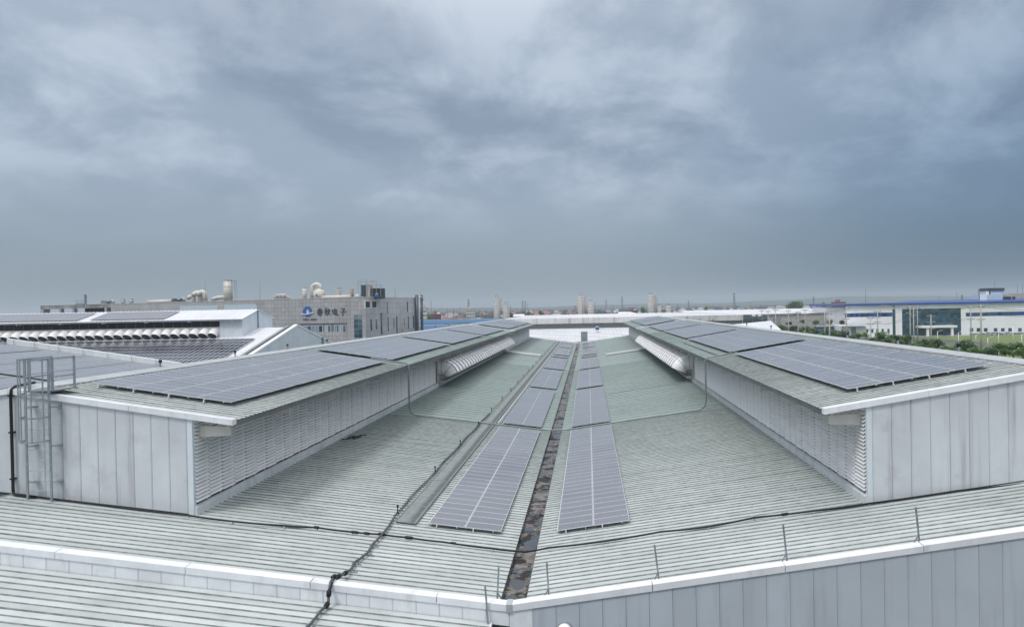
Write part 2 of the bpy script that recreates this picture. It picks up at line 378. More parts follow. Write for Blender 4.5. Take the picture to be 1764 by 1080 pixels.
# ------------------------------------------------------------------ main factory
P, PM, GW, YF, YE, YM = 0.1306, 0.157, 0.56, 28.18, 240.0, 34.97
RIDGE = {-1: 26.6, 1: 28.0}; AW = {-1: 17.14, 1: 17.57}
EAVE = 2.15
ZT = {s: P * AW[s] + 5.185 for s in (-1, 1)}
PITCH_RIB = 0.47
def roof_z(x):
    s = -1 if x < 0 else 1; a = abs(x); return P * min(a, 2 * RIDGE[s] - a)
def mon_z(s, a):
    r = RIDGE[s]; return ZT[s] + PM * (min(a, 2 * r - a) - AW[s])

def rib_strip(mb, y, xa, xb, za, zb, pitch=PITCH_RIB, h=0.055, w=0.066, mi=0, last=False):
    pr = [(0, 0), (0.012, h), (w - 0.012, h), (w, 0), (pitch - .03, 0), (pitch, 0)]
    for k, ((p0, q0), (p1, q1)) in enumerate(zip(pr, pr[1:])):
        mi = 1 if k == 0 else 0  # camera-facing rib side coloured darker, standing in for its shade line
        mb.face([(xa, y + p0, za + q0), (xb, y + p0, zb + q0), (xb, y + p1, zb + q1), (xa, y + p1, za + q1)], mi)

fac = thing('factory_building', 'long pale green metal factory roof with rusty valley gutter between two louvred monitors', 'factory', (0, YF, GZ))
NEAR_END = 68.6
for s in (-1, 1):
    xa, xr = s * GW, s * RIDGE[s]; xw = s * (AW[s] + 0.1); xo = s * (2 * RIDGE[s] - GW)
    # far sheets, ribbed, joined
    mb = MB(); k0 = int(math.ceil((NEAR_END - YF) / PITCH_RIB)); nk = int((YE - YF) / PITCH_RIB)
    y = YF + k0 * PITCH_RIB
    while y < YE - .5:      # too fine to tell apart back there: only every third standing seam is raised
        pt_ = 1.41 if y < 135 else 4.23
        rib_strip(mb, y, xa, xw, roof_z(xa), roof_z(xw), pitch=pt_, w=.10); y += pt_
    # outer slope beyond the ridge
    mbo = MB()
    for k in range(0, nk, 2):
        rib_strip(mbo, YF + k * PITCH_RIB, xr, xo, roof_z(xr), roof_z(xo), pitch=PITCH_RIB * 2)
    roof = mb.build('roof', ['roof_far', 'roof_rib_shade_far'], fac); stuff(roof)
    stuff(mbo.build('outer_roof', ['roof_far', 'roof_rib_shade_far'], fac))
    # near sheets one by one
    m1 = MB(); rib_strip(m1, 0, xa, xr, roof_z(xa), roof_z(xr)); me_long = m1.mesh('roof_sheet', ['roof', 'roof_rib_shade'])
    m2 = MB(); rib_strip(m2, 0, xa, xw, roof_z(xa), roof_z(xw)); me_short = m2.mesh('roof_sheet', ['roof', 'roof_rib_shade'])
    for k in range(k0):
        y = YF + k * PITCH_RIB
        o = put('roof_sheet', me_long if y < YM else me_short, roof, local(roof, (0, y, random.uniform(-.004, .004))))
        o.rotation_euler = (0, random.uniform(-.0003, .0003), random.uniform(-.0006, .0006))
# gutter
mb = MB(); d = 0.26; zr = roof_z(GW)
for y0 in [YF + 2.5 * k for k in range(int((YE - YF) / 2.5))]:
    y1 = y0 + 2.5; dz = random.uniform(-.012, .012)
    mb.face([(-GW + .02, y0, zr - d + dz), (GW - .02, y0, zr - d - dz), (GW - .02, y1, zr - d + dz), (-GW + .02, y1, zr - d)])
for s in (-1, 1):
    mb.box(s * GW - .02, s * GW + .02, YF, YE, zr - d - .05, zr - .012)
gut = mb.build('gutter', 'gutter', fac)
me = MB().box(-GW + .02, GW - .02, -.03, .03, 0, .035).mesh('gutter_joint', 'gutter')
for k in range(14):
    put('gutter_joint', me, gut, local(gut, (0, YF + 1.7 + 3.05 * k, zr - d)))
mb = MB()
for k in range(60):      # silt and leaf litter lying in the gutter
    y = YF + 1 + random.random() ** 1.6 * 120; x = random.uniform(-.45, .45); r = random.uniform(.06, .24)
    n = 7; ph = random.random() * 6; top = (x, y, zr - d + random.uniform(.02, .06))
    ring = [(x + math.cos(ph + 2 * math.pi * j / n) * r * random.uniform(.6, 1.2), y + math.sin(ph + 2 * math.pi * j / n) * r * random.uniform(.8, 2.2), zr - d + .004) for j in range(n)]
    for j in range(n): mb.face([ring[j], ring[(j + 1) % n], top])
stuff(mb.build('gutter_silt', 'seam', gut))
# parapet at the front end
mb = MB()
for s in (-1, 1):
    X0, X1 = 0, s * 30.0
    zb0, zb1 = (-8 if s > 0 else -1.0), (-8 if s > 0 else -1.0)
    lo, hi = (X0, X1) if s > 0 else (X1, X0)
    mb.hexa([(lo, 27.875, zb0), (hi, 27.875, zb0), (hi, 28.12, zb0), (lo, 28.12, zb0),
             (lo, 27.875, P * abs(lo) + .44), (hi, 27.875, P * abs(hi) + .44), (hi, 28.12, P * abs(hi) + .44), (lo, 28.12, P * abs(lo) + .44)])
mb.box(-.75, .02, 27.875, 28.12, -8, -1.0)
par = mb.build('parapet', 'seam', fac)
edges = {-1: [0, 2.97, 8.15, 13.3, 18.7, 24.0, 29.3], 1: [0, 5.87, 11.27, 16.86, 22.3, 27.8, 30.0]}
for s in (-1, 1):
    for a, b in zip(edges[s], edges[s][1:]):
        a2, b2 = a + (.016 if a else 0), b - .016
        lo, hi = (a2, b2) if s > 0 else (-b2, -a2)
        t = lambda x: P * abs(x) + .53
        dz = random.uniform(-.012, .012)
        mb = MB().hexa([(lo, 27.74, t(lo) - .28), (hi, 27.74, t(hi) - .28), (hi, 28.18, t(hi) - .40), (lo, 28.18, t(lo) - .40),
                        (lo, 27.74, t(lo) - .015 + dz), (hi, 27.74, t(hi) - .015 + dz), (hi, 28.18, t(hi) + dz), (lo, 28.18, t(lo) + dz)])
        mb.build('coping', 'coping', par)
    k = 0; x = 0.0
    while x < 29.5:
        w = 0.955; x1 = min(x + w, 29.9); lo, hi = (x + .007, x1 - .007) if s > 0 else (-x1 + .007, -x - .007)
        t = lambda q: P * abs(q) + .27
        bt = (lambda q: P * abs(q) - .36) if (s < 0) else (lambda q: GZ)
        mt = 'wall_clean' if (s > 0 and k > 0) else 'coping'
        y = 27.80 + random.uniform(-.003, .003)
        mb = MB().hexa([(lo, y, bt(lo)), (hi, y, bt(hi)), (hi, 27.86, bt(hi)), (lo, 27.86, bt(lo)), (lo, y, t(lo)), (hi, y, t(hi)), (hi, 27.86, t(hi)), (lo, 27.86, t(lo))])
        e = lo if s > 0 else hi       # folded lap beside each joint
        mb.hexa([(e + s * .045 - .012, y - .012, bt(e) + .01), (e + s * .045 + .012, y - .012, bt(e) + .01), (e + s * .045 + .012, y + .001, bt(e) + .01), (e + s * .045 - .012, y + .001, bt(e) + .01),
                 (e + s * .045 - .012, y - .012, t(e) - .02), (e + s * .045 + .012, y - .012, t(e) - .02), (e + s * .045 + .012, y + .001, t(e) - .02), (e + s * .045 - .012, y + .001, t(e) - .02)])
        mb.build('wall_panel', mt, par)
        x = x1; k += 1
# lead cap over the valley and the remaining outer walls
MB().hexa([(-.12, 27.70, .25), (.12, 27.70, .25), (.12, 28.22, .3), (-.12, 28.22, .3), (-.12, 27.70, .56), (.12, 27.70, .56), (.12, 28.22, .575), (-.12, 28.22, .575)]).build('valley_cap', 'ridge', par)
mb = MB(); mb.box(-53, -52.8, 28.3, 240, GZ, .1); mb.box(55.2, 55.4, 28.3, 240, GZ, .1)
for s in (-1, 1):
    mb.face([(0, YE, GZ), (s * 28, YE, GZ), (s * 28, YE, P * 28 - .1), (0, YE, -.1)])
    mb.face([(s * 30, 28.1, GZ), (s * 53, 28.1, GZ), (s * 53, 28.1, .1), (s * 30, 28.1, P * 26)])
mb.build('outer_wall', 'wall_clean', fac)
# end coping of the roof
mb = MB()
for s in (-1, 1):
    mb.hexa([(s * 0.0, YE, -.1), (s * 18, YE, P * 18 - .1), (s * 18, YE + .3, P * 18 - .1), (0, YE + .3, -.1), (0, YE, .30), (s * 18, YE, P * 18 + .30), (s * 18, YE + .3, P * 18 + .30), (0, YE + .3, .30)])
mb.build('end_coping', 'coping', fac)

# ------------------------------------------------------------------ lower roof in front of the parapet
low = thing('lower_roof', 'lower pale metal roof in front of the left parapet at the bottom corner', 'roof', (-15, 24, GZ))
mm = MB(); lz = lambda x: P * abs(x) - .29
rib_strip(mm, 0, -.75, -31, lz(.75), lz(31)); me = mm.mesh('roof_sheet', ['roof', 'roof_rib_shade'])
for k in range(19):
    put('roof_sheet', me, low, local(low, (0, 27.76 - .47 * (k + 1), random.uniform(-.004, .004))), (0, random.uniform(-.0003, .0003), random.uniform(-.0006, .0006)))
mb = MB(); mb.box(-31, -.78, 18.7, 27.7, GZ, -.32)
mb.build('wall', 'wall_clean', low)
MB().box(-.77, -.70, 18.7, 27.74, -.55, -.165).build('verge_trim', 'coping', low)

# ------------------------------------------------------------------ roof monitors
slat_me = {}
def slat_mesh(s, n=1):
    key = (s, n)
    if key not in slat_me:
        mb = MB(); q = -s
        # blade leans out and down
        a = Vector((0, 0, .058)); b = Vector((q * .115, 0, -.062)); t = Vector((q * .006, 0, .008))
        mb.hexa([(b.x, -.642, b.z), (b.x, .642, b.z), (a.x, .642, a.z), (a.x, -.642, a.z), (b.x + t.x, -.642, b.z + t.z), (b.x + t.x, .642, b.z + t.z), (a.x + t.x, .642, a.z + t.z), (a.x + t.x, -.642, a.z + t.z)])
        slat_me[key] = mb.mesh('slat', 'slat')
    return slat_me[key]
def cowl_mesh():
    mb = MB(); path = [(-.15, 0, 0), (.5, 0, 0), (.95, 0, -.08), (1.38, 0, -.32), (1.70, 0, -.68), (1.88, 0, -1.08)]
    mb.tube(path, 1.05, 24, 0, cap=False)
    d = (Vector(path[-1]) - Vector(path[-2])).normalized(); e = Vector(path[-1])
    mb.tube([e - d * .05, e + d * .04], 1.12, 24, 2, cap=False)          # rolled rim
    mb.tube([e - d * .28, e - d * .27], 1.03, 24, 1)                       # dark throat
    for k in (1, 3): 
        c = Vector(path[k]); dd = (Vector(path[k + 1]) - Vector(path[k - 1])).normalized()
        mb.tube([c - dd * .05, c + dd * .05], 1.085, 24, 2, cap=False)   # joint bands
    nr = [(0, 1), (.05, 1), (.30, .95), (.58, .81), (.78, .62), (.90, .44)]
    arc = [(p[0] + n_[0] * .93, p[2] + n_[1] * .93) for p, n_ in zip(path, nr)]
    for (x0, z0), (x1, z1) in zip(arc, arc[1:]): mb.beam((x0, -1.14, z0), (x1, -1.14, z1), .14, .16, 2)     # grey strip painting the shade in the gap between neighbours
    return mb.mesh('fan_cowl', ['cowl', 'dark', 'band'], True)
COWL = cowl_mesh()
BR = {}
for s in (-1, 1):
    q = -s; mb = MB()
    mb.hexa([(0, -.06, -.62), (q * 1.75, -.06, -.55), (q * 1.75, .06, -.55), (0, .06, -.62), (0, -.06, 0), (q * 1.75, -.06, -.10), (q * 1.75, .06, -.10), (0, .06, 0)])
    mb.hexa([(q * 1.5, -.05, -.12), (q * 1.7, -.05, -.12), (q * 1.7, .05, -.12), (q * 1.5, .05, -.12), (q * 1.5, -.05, .26), (q * 1.7, -.05, .24), (q * 1.7, .05, .24), (q * 1.5, .05, .26)])
    BR[s] = mb.mesh('eave_bracket', 'beige')
BAY = 1.30
def monitor(s, ya, yb, ylou, label, front):
    a, r = AW[s], RIDGE[s]; A2 = 2 * r - a; X = lambda q: s * q
    t = thing('roof_monitor', label, 'roof monitor', (X(a), ya, roof_z(a)), 'raised monitors along the factory roof')
    ze = mon_z(s, a - EAVE)
    def hx(lo, hi, y0, y1, b0, b1, t0, t1, mb=None, mi=0):
        """slab between |X| lo and hi with its own bottom and top heights at both ends"""
        p = [(X(lo), b0, t0), (X(hi), b1, t1)] if s > 0 else [(X(hi), b1, t1), (X(lo), b0, t0)]
        (xa, ba, ta), (xb, bb, tb) = p
        mb = mb or MB()
        return mb.hexa([(xa, y0, ba), (xb, y0, bb), (xb, y1, bb), (xa, y1, ba), (xa, y0, ta), (xb, y0, tb), (xb, y1, tb), (xa, y1, ta)], mi)
    # end walls: dark backing, then panels
    mb = MB()
    for lo, hi in ((a + .02, r), (r, A2)):
        hx(lo, hi, ya + .06, ya + .2, roof_z(lo) - .05, roof_z(hi) - .05, mon_z(s, lo) - .06, mon_z(s, hi) - .06, mb)
    mbk = MB()
    for lo, hi in ((a + .02, r), (r, A2)): hx(lo, hi, yb - .2, yb, roof_z(lo) - .05, roof_z(hi) - .05, mon_z(s, lo) - .06, mon_z(s, hi) - .06, mbk)
    mbk.build('rear_wall', 'wall', t)
    fwall = mb.build('front_wall', 'seam', t)
    w = .93 if s < 0 else .985; x = a + .26
    while x < A2 - .1:
        x1 = min(x + w, A2)
        if x < r < x1: x1 = r
        lo, hi = x + .011, x1 - .011
        if hi > lo + .05:
            mb = hx(lo, hi, ya + random.uniform(-.003, .003), ya + .05, roof_z(lo) + .07, roof_z(hi) + .07, mon_z(s, lo) - .08, mon_z(s, hi) - .08)
            hx(lo + .04, lo + .065, ya - .014, ya + .002, roof_z(lo) + .08, roof_z(lo) + .08, mon_z(s, lo) - .1, mon_z(s, lo) - .1, mb)
            mb.build('wall_panel', 'wall', fwall)
        x = x1
    hx(a - .02, a + .25, ya - .02, ya + .24, roof_z(a) + .02, roof_z(a) + .02, mon_z(s, a) - .07, mon_z(s, a) - .04).build('corner_post', 'gable', fwall)
    hx(a + .27, A2, ya - .045, ya - .005, roof_z(a) - .02, roof_z(r) - .02 if False else roof_z(A2) - .02, roof_z(a) + .05, roof_z(A2) + .05) if False else None
    # roof sheets
    mb = MB(); k0 = int((NEAR_END - ya) / PITCH_RIB) if front else 0; nk = int((yb - ya) / PITCH_RIB)
    y = ya + k0 * PITCH_RIB
    while y < yb - .2:
        pt_ = min(1.41 if y < 135 else 4.23, yb - y); rib_strip(mb, y, X(a - EAVE), X(r), ze, mon_z(s, r), pitch=pt_, w=.10); y += pt_
    roof = mb.build('roof', ['roof_far', 'roof_rib_shade_far'], t); stuff(roof)
    mb = MB()
    for k in range(0, nk, 2): rib_strip(mb, ya + k * PITCH_RIB, X(r), X(A2 + EAVE), mon_z(s, r), mon_z(s, A2 + EAVE), pitch=.94)
    stuff(mb.build('outer_roof', ['roof_far', 'roof_rib_shade_far'], t))
    if front:
        m1 = MB(); rib_strip(m1, 0, X(a - EAVE), X(r), ze, mon_z(s, r)); me = m1.mesh('roof_sheet', ['roof', 'roof_rib_shade'])
        for k in range(k0):
            put('roof_sheet', me, roof, local(roof, (0, ya + k * PITCH_RIB, random.uniform(-.004, .004))), (0, random.uniform(-.0003, .0003), 0))
    hx(a - EAVE + .15, r, ya + .3, yb, ze - .06, mon_z(s, r) - .10, ze - .02 , mon_z(s, r) - .03).build('roof_lining', 'beige', t)
    # gable coping in lengths
    ed = [a - EAVE - .05, a + 3.1, r] if s > 0 else [a - EAVE - .05, a + 3.2, r]
    for lo, hi in list(zip(ed, ed[1:])) + [(r, A2 + EAVE)]:
        lo += .01; hi -= .01
        hx(lo, hi, ya - .13, ya + .26, mon_z(s, lo) - .20, mon_z(s, hi) - .20, mon_z(s, lo) + .10, mon_z(s, hi) + .10).build('coping', 'coping', fwall)
    # ridge cap
    mb = MB(); hx(r - .8, r, ya + .1, yb, mon_z(s, r - .8) + .03, mon_z(s, r) + .03, mon_z(s, r - .8) + .085, mon_z(s, r) + .12, mb)
    hx(r, r + .8, ya + .1, yb, mon_z(s, r) + .03, mon_z(s, r + .8) + .03, mon_z(s, r) + .12, mon_z(s, r + .8) + .085, mb)
    mb.build('ridge_cap', 'ridge', t)
    # eave channel
    hx(a - EAVE + .04, a - EAVE + .14, ya + .3, yb, ze - .30, ze - .30, ze - .03, ze - .02).build('eave_channel', 'eave', t)
    # louvre wall
    zb = roof_z(a); ztop = ZT[s] - .25; yl = ylou
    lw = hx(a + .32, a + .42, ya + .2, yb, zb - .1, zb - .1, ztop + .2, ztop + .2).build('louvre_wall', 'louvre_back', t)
    hx(A2 - .1, A2, ya + .2, yb, zb - .1, zb - .1, ztop + .2, ztop + .2).build('outer_wall', 'slat', t)
    # curb flashing in lengths
    y = ya + .02
    while y < yb - .2:
        y1 = min(y + (3.9 if y < 100 else 12), yb)
        hx(a - .16, a + .02, y + .01, y1 - .01, zb - .08, zb - .08, zb + .40, zb + .50).build('curb_flashing', 'curb', lw)
        y = y1
    # slats
    z0, z1, pz = zb + .60, ztop, .195; nz = int((z1 - z0) / pz); me = slat_mesh(s); cnt = 0; far = MB(); src = me
    sv = [v.co.copy() for v in me.vertices]; sf = [tuple(p.vertices) for p in me.polygons]
    nb = int((yl - ya) / BAY)
    mul = MB().box(-.03, .03, -.035, .035, 0, z1 - z0 + .25).mesh('mullion', 'slat')
    for b in range(nb):
        yc = ya + .1 + (b + .5) * BAY; off = (.014 if b % 2 else -.012)
        if front and b < 22 or b % 2 == 0: put('mullion', mul, lw, local(lw, (X(a + .06), ya + .1 + b * BAY, z0 - .1)))
        for k in range(nz):
            z = z0 + .12 + k * pz + off + random.uniform(-.006, .006); tilt = random.uniform(-.025, .025)
            if front and cnt < 300:
                put('slat', me, lw, local(lw, (X(a - .02), yc, z)), (0, tilt, random.uniform(-.004, .004))); cnt += 1
            else:
                i = len(far.v); far.v.extend([(v.x + X(a - .02), v.y + yc, v.z + z) for v in sv]); far.f.extend([tuple(i + j for j in f) for f in sf]); far.m.extend([0] * len(sf))
    stuff(far.build('distant_slats', 'slat', lw))
    # brackets
    n = 0; y = ya + .55
    while y < yb - 1:
        put('eave_bracket', BR[s], t, local(t, (X(a), y, ze - .27))); y += 7.08; n += 1
    # fans
    if yl < yb - 5:
        fanw = hx(a + .0, a + .06, yl + .15, yb - .1, zb + .4, zb + .4, ztop + .3, ztop + .3).build('fan_wall', 'beige', t)
        hx(a - .9, a - .02, yl + .15, yb - .1, zb + .55, zb + .62, zb + .64, zb + .70).build('drip_ledge', 'beige', t)
        hx(a - .12, a + .02, yl - .05, yl + .4, zb + .4, zb + .4, ztop + .3, ztop + .3).build('end_post', 'beige', t)
        y = yl + 1.55
        while y < yb - 1.0:
            o = put('fan_cowl', COWL, fanw, local(fanw, (X(a), y, zb + 2.6 + random.uniform(-.015, .015))))
            if s > 0: o.rotation_euler = (0, 0, math.pi)
            y += 2.3
    return t
monitor(-1, YM, 166.5, 92.0, 'long louvred roof monitor left of the gutter with caged ladder on its white end wall', True)
monitor(1, YM, 166.5, 92.0, 'long louvred roof monitor right of the gutter, its end wall at the right edge', True)
monitor(-1, 170.6, 238.5, 238.0, 'short farther louvred roof monitor behind the left fan cowls', False)
monitor(1, 170.6, 238.5, 238.0, 'short farther louvred roof monitor behind the right fan cowls', False)

# ------------------------------------------------------------------ solar arrays
PL, PWD = 2.02, 1.012
mb = MB(); mb.box(0, 2.0, 0, .992, 0, .034, 1)
mb.face([(.028, .028, .0365), (1.972, .028, .0365), (1.972, .964, .0365), (.028, .964, .0365)], 0)
PANEL = mb.mesh('solar_panel', ['pv', 'alu'])
FOOT = MB().box(-.03, .03, -.06, .0, -.20, -.01).box(-.05, .05, -.10, .04, -.20, -.17).mesh('mounting_foot', 'alu')
def array(label, s, xin, zin, k, y0, rows, cols, single, lift=.17, group='solar arrays on the factory roof'):
    th = math.atan(k); W = cols * PL; c, sn = math.cos(th), math.sin(th)
    if s > 0: loc = (xin, y0, zin + lift); rot = (0, -th, 0)
    else: loc = (-xin - W * c, y0, zin + W * sn + lift); rot = (0, th, 0)
    t = thing('solar_array', label, 'solar array', loc, group, rot)
    if single:
        for i in range(cols):
            for j in range(rows):
                o = put('solar_panel', PANEL, t, (i * PL, j * PWD, random.uniform(-.003, .003)))
                o.rotation_euler = (random.uniform(-.008, .008), random.uniform(-.006, .006), 0)
    else:
        mb = MB(); mb.box(0, W - .02, 0, rows * PWD - .02, 0, .034, 1)
        mb.face([(.004, .004, .0365), (W - .024, .004, .0365), (W - .024, rows * PWD - .024, .0365), (.004, rows * PWD - .024, .0365)], 0)
        stuff(put('panel_field', mb.mesh('panel_field', ['pv', 'alu']), t, (0, 0, 0)))
    rail = MB().box(-.02, .02, -.05, rows * PWD, -.06, -.005).mesh('rail', 'alu')
    for i in range(cols):
        for f in (.24, .78):
            put('rail', rail, t, ((i + f) * PL, 0, 0))
            if single and f < .5: put('mounting_foot', FOOT, t, ((i + f) * PL, -.03, 0))
    return t
near = ['nearest', 'second', 'third', 'fourth', 'fifth and shortest', 'sixth', 'farthest']
side = {-1: 'left', 1: 'right'}
for s in (-1, 1):
    for i, (y0, rows) in enumerate([(37.28, 30), (69.95, 29), (102.7, 29), (134.3, 28), (165.4, 5), (173.2, 29), (205.2, 28)]):
        array('%s solar array of two columns beside the gutter on its %s' % (near[i], side[s]), s, 1.53, P * 1.53, P, y0, rows, 2, i == 0, .2)
    nm = ['nearest', 'second', 'third', 'fourth', 'fifth', 'farthest']
    xi = 16.75 if s < 0 else 17.85
    for i, (y0, rows) in enumerate([(38.2, 29), (69.9, 29), (101.5, 29), (133.2, 31), (173.6, 29), (205.6, 30)]):
        array('%s wide solar array on top of the %s roof monitor' % (nm[i], side[s]), s, xi, mon_z(s, xi), PM, y0, rows, 4, i == 0, .26)

# ------------------------------------------------------------------ things on the roof
def rz(x, dz=0): return P * abs(x) + dz
# walkway of steel planks
wk = thing('roof_walkway', 'narrow grey steel walkway running up the left roof slope', 'walkway', (-6.78, 37.3, rz(6.78)))
me = MB()
me.hexa([(-.54, 0, .54 * P + .07), (.54, 0, -.54 * P + .07), (.54, 2.96, -.54 * P + .07), (-.54, 2.96, .54 * P + .07), (-.54, 0, .54 * P + .11), (.54, 0, -.54 * P + .11), (.54, 2.96, -.54 * P + .11), (-.54, 2.96, .54 * P + .11)])
me.hexa([(-.56, 0, .54 * P + .03), (-.53, 0, .54 * P + .03), (-.53, 2.96, .54 * P + .03), (-.56, 2.96, .54 * P + .03), (-.56, 0, .54 * P + .15), (-.53, 0, .54 * P + .15), (-.53, 2.96, .54 * P + .15), (-.56, 2.96, .54 * P + .15)])
me.hexa([(.53, 0, -.54 * P + .03), (.56, 0, -.54 * P + .03), (.56, 2.96, -.54 * P + .03), (.53, 2.96, -.54 * P + .03), (.53, 0, -.54 * P + .15), (.56, 0, -.54 * P + .15), (.56, 2.96, -.54 * P + .15), (.53, 2.96, -.54 * P + .15)])
for k in range(16): me.box(-.45, .45, .12 + k * .18, .15 + k * .18, .082, .116)
me = me.mesh('walkway_plank', 'tray')
for k in range(66): put('walkway_plank', me, wk, (0, 3 * k, random.uniform(-.01, .01)))
# pale pipe beside the walkway from the second array on
tag(MB().tube([(-6.02, 70.5, rz(6.02, .09)), (-6.02, 236, rz(6.02, .09))], .05, 6).build('water_pipe', 'white'), 'thin white pipe lying along the right side of the steel walkway', 'pipe')
tag(MB().box(-5.95, -5.72, 70.5, 236, rz(5.9, -.02), rz(5.9, .07)).build('cable_duct', 'conduit'), 'dark flat cable duct between the walkway and the left arrays', 'cable duct')
# spiralled cable left of the walkway with posts
cab = thing('spiral_cable', 'black spiralled cable on short posts along the left edge of the walkway', 'cable', (-7.55, 38.0, rz(7.55)))
pts = []; y = 38.0
while y < 236:
    st = .05 if y < 75 else 1.2
    ph = (y - 38) * 2 * math.pi / .42
    rr = .085 if y < 75 else .0
    pts.append((-7.62 + rr * math.cos(ph) + .05 * math.sin(y * .7), y, rz(7.6, .16) + rr * math.sin(ph))); y += st
MB().tube(pts, .016, 4).build('spiral', 'black', cab)
MB().tube([(-7.62 + .05 * math.sin(yy * .7), yy, rz(7.6, .15)) for yy in range(38, 237, 2)], .026, 5).build('core_cable', 'hose', cab)
me = MB().tube([(0, 0, -.1), (0, 0, .52)], [.035, .028], 6).box(-.05, .05, -.05, .05, .38, .50).box(-.09, .09, -.09, .09, -.02, .02).mesh('post', 'black')
for k in range(21): put('post', me, cab, (-.12 + random.uniform(-.03, .03), .9 + 9.55 * k, .02), (random.uniform(-.06, .06), random.uniform(-.06, .06), 0))

# hoses across the front
def sag(pts, n=6, amp=.02):
    out = []
    for (a, b) in zip(pts, pts[1:]):
        for i in range(n):
            f = i / n; p = Vector(a).lerp(Vector(b), f); p.z -= amp * math.sin(math.pi * f); out.append(p)
    return out + [Vector(pts[-1])]
clip_me = MB().box(-.02, .02, -.16, .02, -.02, .01).box(-.02, .02, -.02, .02, -.02, .13).beam((0, -.15, 0), (0, 0, .11), .03, .03).mesh('hose_clip', 'galv')
def hose(name, label, pts, r, mt, clips, sleeves, clip_rot=0, amp=.02):
    t = thing(name, label, 'hose', pts[0])
    MB().tube(sag(pts, 8, amp), r, 8).build('tube', mt, t, True)
    for c in clips: put('hose_clip', clip_me, t, local(t, c), (0, 0, clip_rot + random.uniform(-.3, .3)))
    for (c, d, ln, rr) in sleeves:
        c = Vector(c); d = Vector(d).normalized()
        MB().tube([c - d * ln / 2, c - d * ln * .3, c + d * ln * .3, c + d * ln / 2], [r * 1.05, rr, rr, r * 1.05], 8).build('coupling', 'black', t, True)
    return t
H = .15
Lp = [(-26.3, 34.80, rz(26.3, .12)), (-22, 34.75, rz(22, .1)), (-17.2, 34.6, rz(17.2, .12)), (-14.8, 34.4, rz(14.8, H)), (-12.3, 34.65, rz(12.3, H)), (-10.7, 34.9, rz(10.7, H)), (-8.9, 34.85, rz(8.9, H)), (-7.4, 35.0, rz(7.4, H)), (-6.1, 34.98, rz(6.1, H)),
      (-4.2, 34.92, rz(4.2, H)), (-1.65, 34.8, rz(1.65, H)), (0, 34.85, .16), (1.2, 35.0, rz(1.2, H)), (4.0, 34.75, rz(4, H)), (7.0, 34.95, rz(7, H)), (9.35, 34.66, rz(9.35, H)), (11.8, 35.05, rz(11.8, H)), (14.7, 34.74, rz(14.7, H)), (17.5, 34.74, rz(17.5, .12)), (22, 34.78, rz(22, .1)), (29, 34.78, rz(27, .1))]
dx = (1, 0, -P)
hose('water_hose', 'black water hose clipped across the front of the roof from wall to wall', Lp, .05, 'black',
     [(p[0], p[1], p[2] - .13) for p in Lp[2:-2] if abs(p[0]) > .8], [((-10.75, 34.9, rz(10.75, H)), dx, .28, .078), ((-8.75, 34.85, rz(8.75, H)), dx, .4, .08), ((-8.15, 34.9, rz(8.1, H)), dx, .32, .08), ((-7.4, 35.0, rz(7.4, H)), dx, .4, .088), ((-6.0, 34.97, rz(6, H)), dx, .45, .088), ((-3.7, 34.92, rz(3.7, H)), dx, .3, .07), ((13.3, 34.9, rz(13.3, .14)), (1, 0, P), .4, .08)])
Hp = [(-7.6, 38.1, rz(7.6, .16)), (-7.45, 36.4, rz(7.45, .14)), (-7.35, 35.0, rz(7.35, .2)), (-7.42, 33.6, rz(7.4, .15)), (-7.30, 32.4, rz(7.3, .15)), (-7.48, 31.2, rz(7.4, .15)), (-7.36, 30.3, rz(7.4, .16)), (-7.38, 29.0, rz(7.4, .35)), (-7.35, 28.2, rz(7.4, .63)), (-7.3, 27.72, rz(7.3, .62)), (-7.28, 27.5, rz(7.3, .35)), (-7.25, 27.3, rz(7.3, -.08)), (-7.35, 26.8, rz(7.3, -.13)), (-7.30, 25.6, rz(7.3, -.13)), (-7.42, 24.2, rz(7.4, -.13)), (-7.4, 20, rz(7.4, -.13))]
hose('drain_hose', 'thick dark hose running down over the left parapet to the lower roof', Hp, .058, 'hose',
     [(p[0] + o, p[1], p[2] - .13) for p in Hp[3:7] + Hp[12:15] for o in (-.14, .14)],
     [((-7.37, 29.6, rz(7.4, .25)), (0, -1, .1), .3, .105), ((-7.37, 28.75, rz(7.4, .43)), (0, -1, .25), .42, .115), ((-7.34, 28.2, rz(7.4, .63)), (0, -1, .1), .3, .11), ((-7.27, 27.45, rz(7.3, .28)), (0, -.4, -1), .3, .105), ((-7.27, 27.2, rz(7.3, -.09)), (0, -1, -.2), .3, .11)], math.pi / 2, .012)
MB().tube([(-7.27, 27.76, rz(7.3, .60)), (-7.27, 27.66, rz(7.3, .5)), (-7.27, 27.5, rz(7.3, .35))], .068, 8).build('drain_hose_bend', 'black', bpy.data.objects['drain_hose'])
# loose cable heap at the foot of the left louvres
mb = MB(); pts = [(-16.6 + .35 * math.sin(k * .9) + .03 * k, 55.6 + .5 * math.cos(k * .63) + .035 * k, rz(16.3, .08) + .04 * (k % 3)) for k in range(34)]
tag(mb.tube(pts, .035, 5).build('cable_heap', 'black'), 'small heap of black cable on the roof at the foot of the left louvres', 'cable')
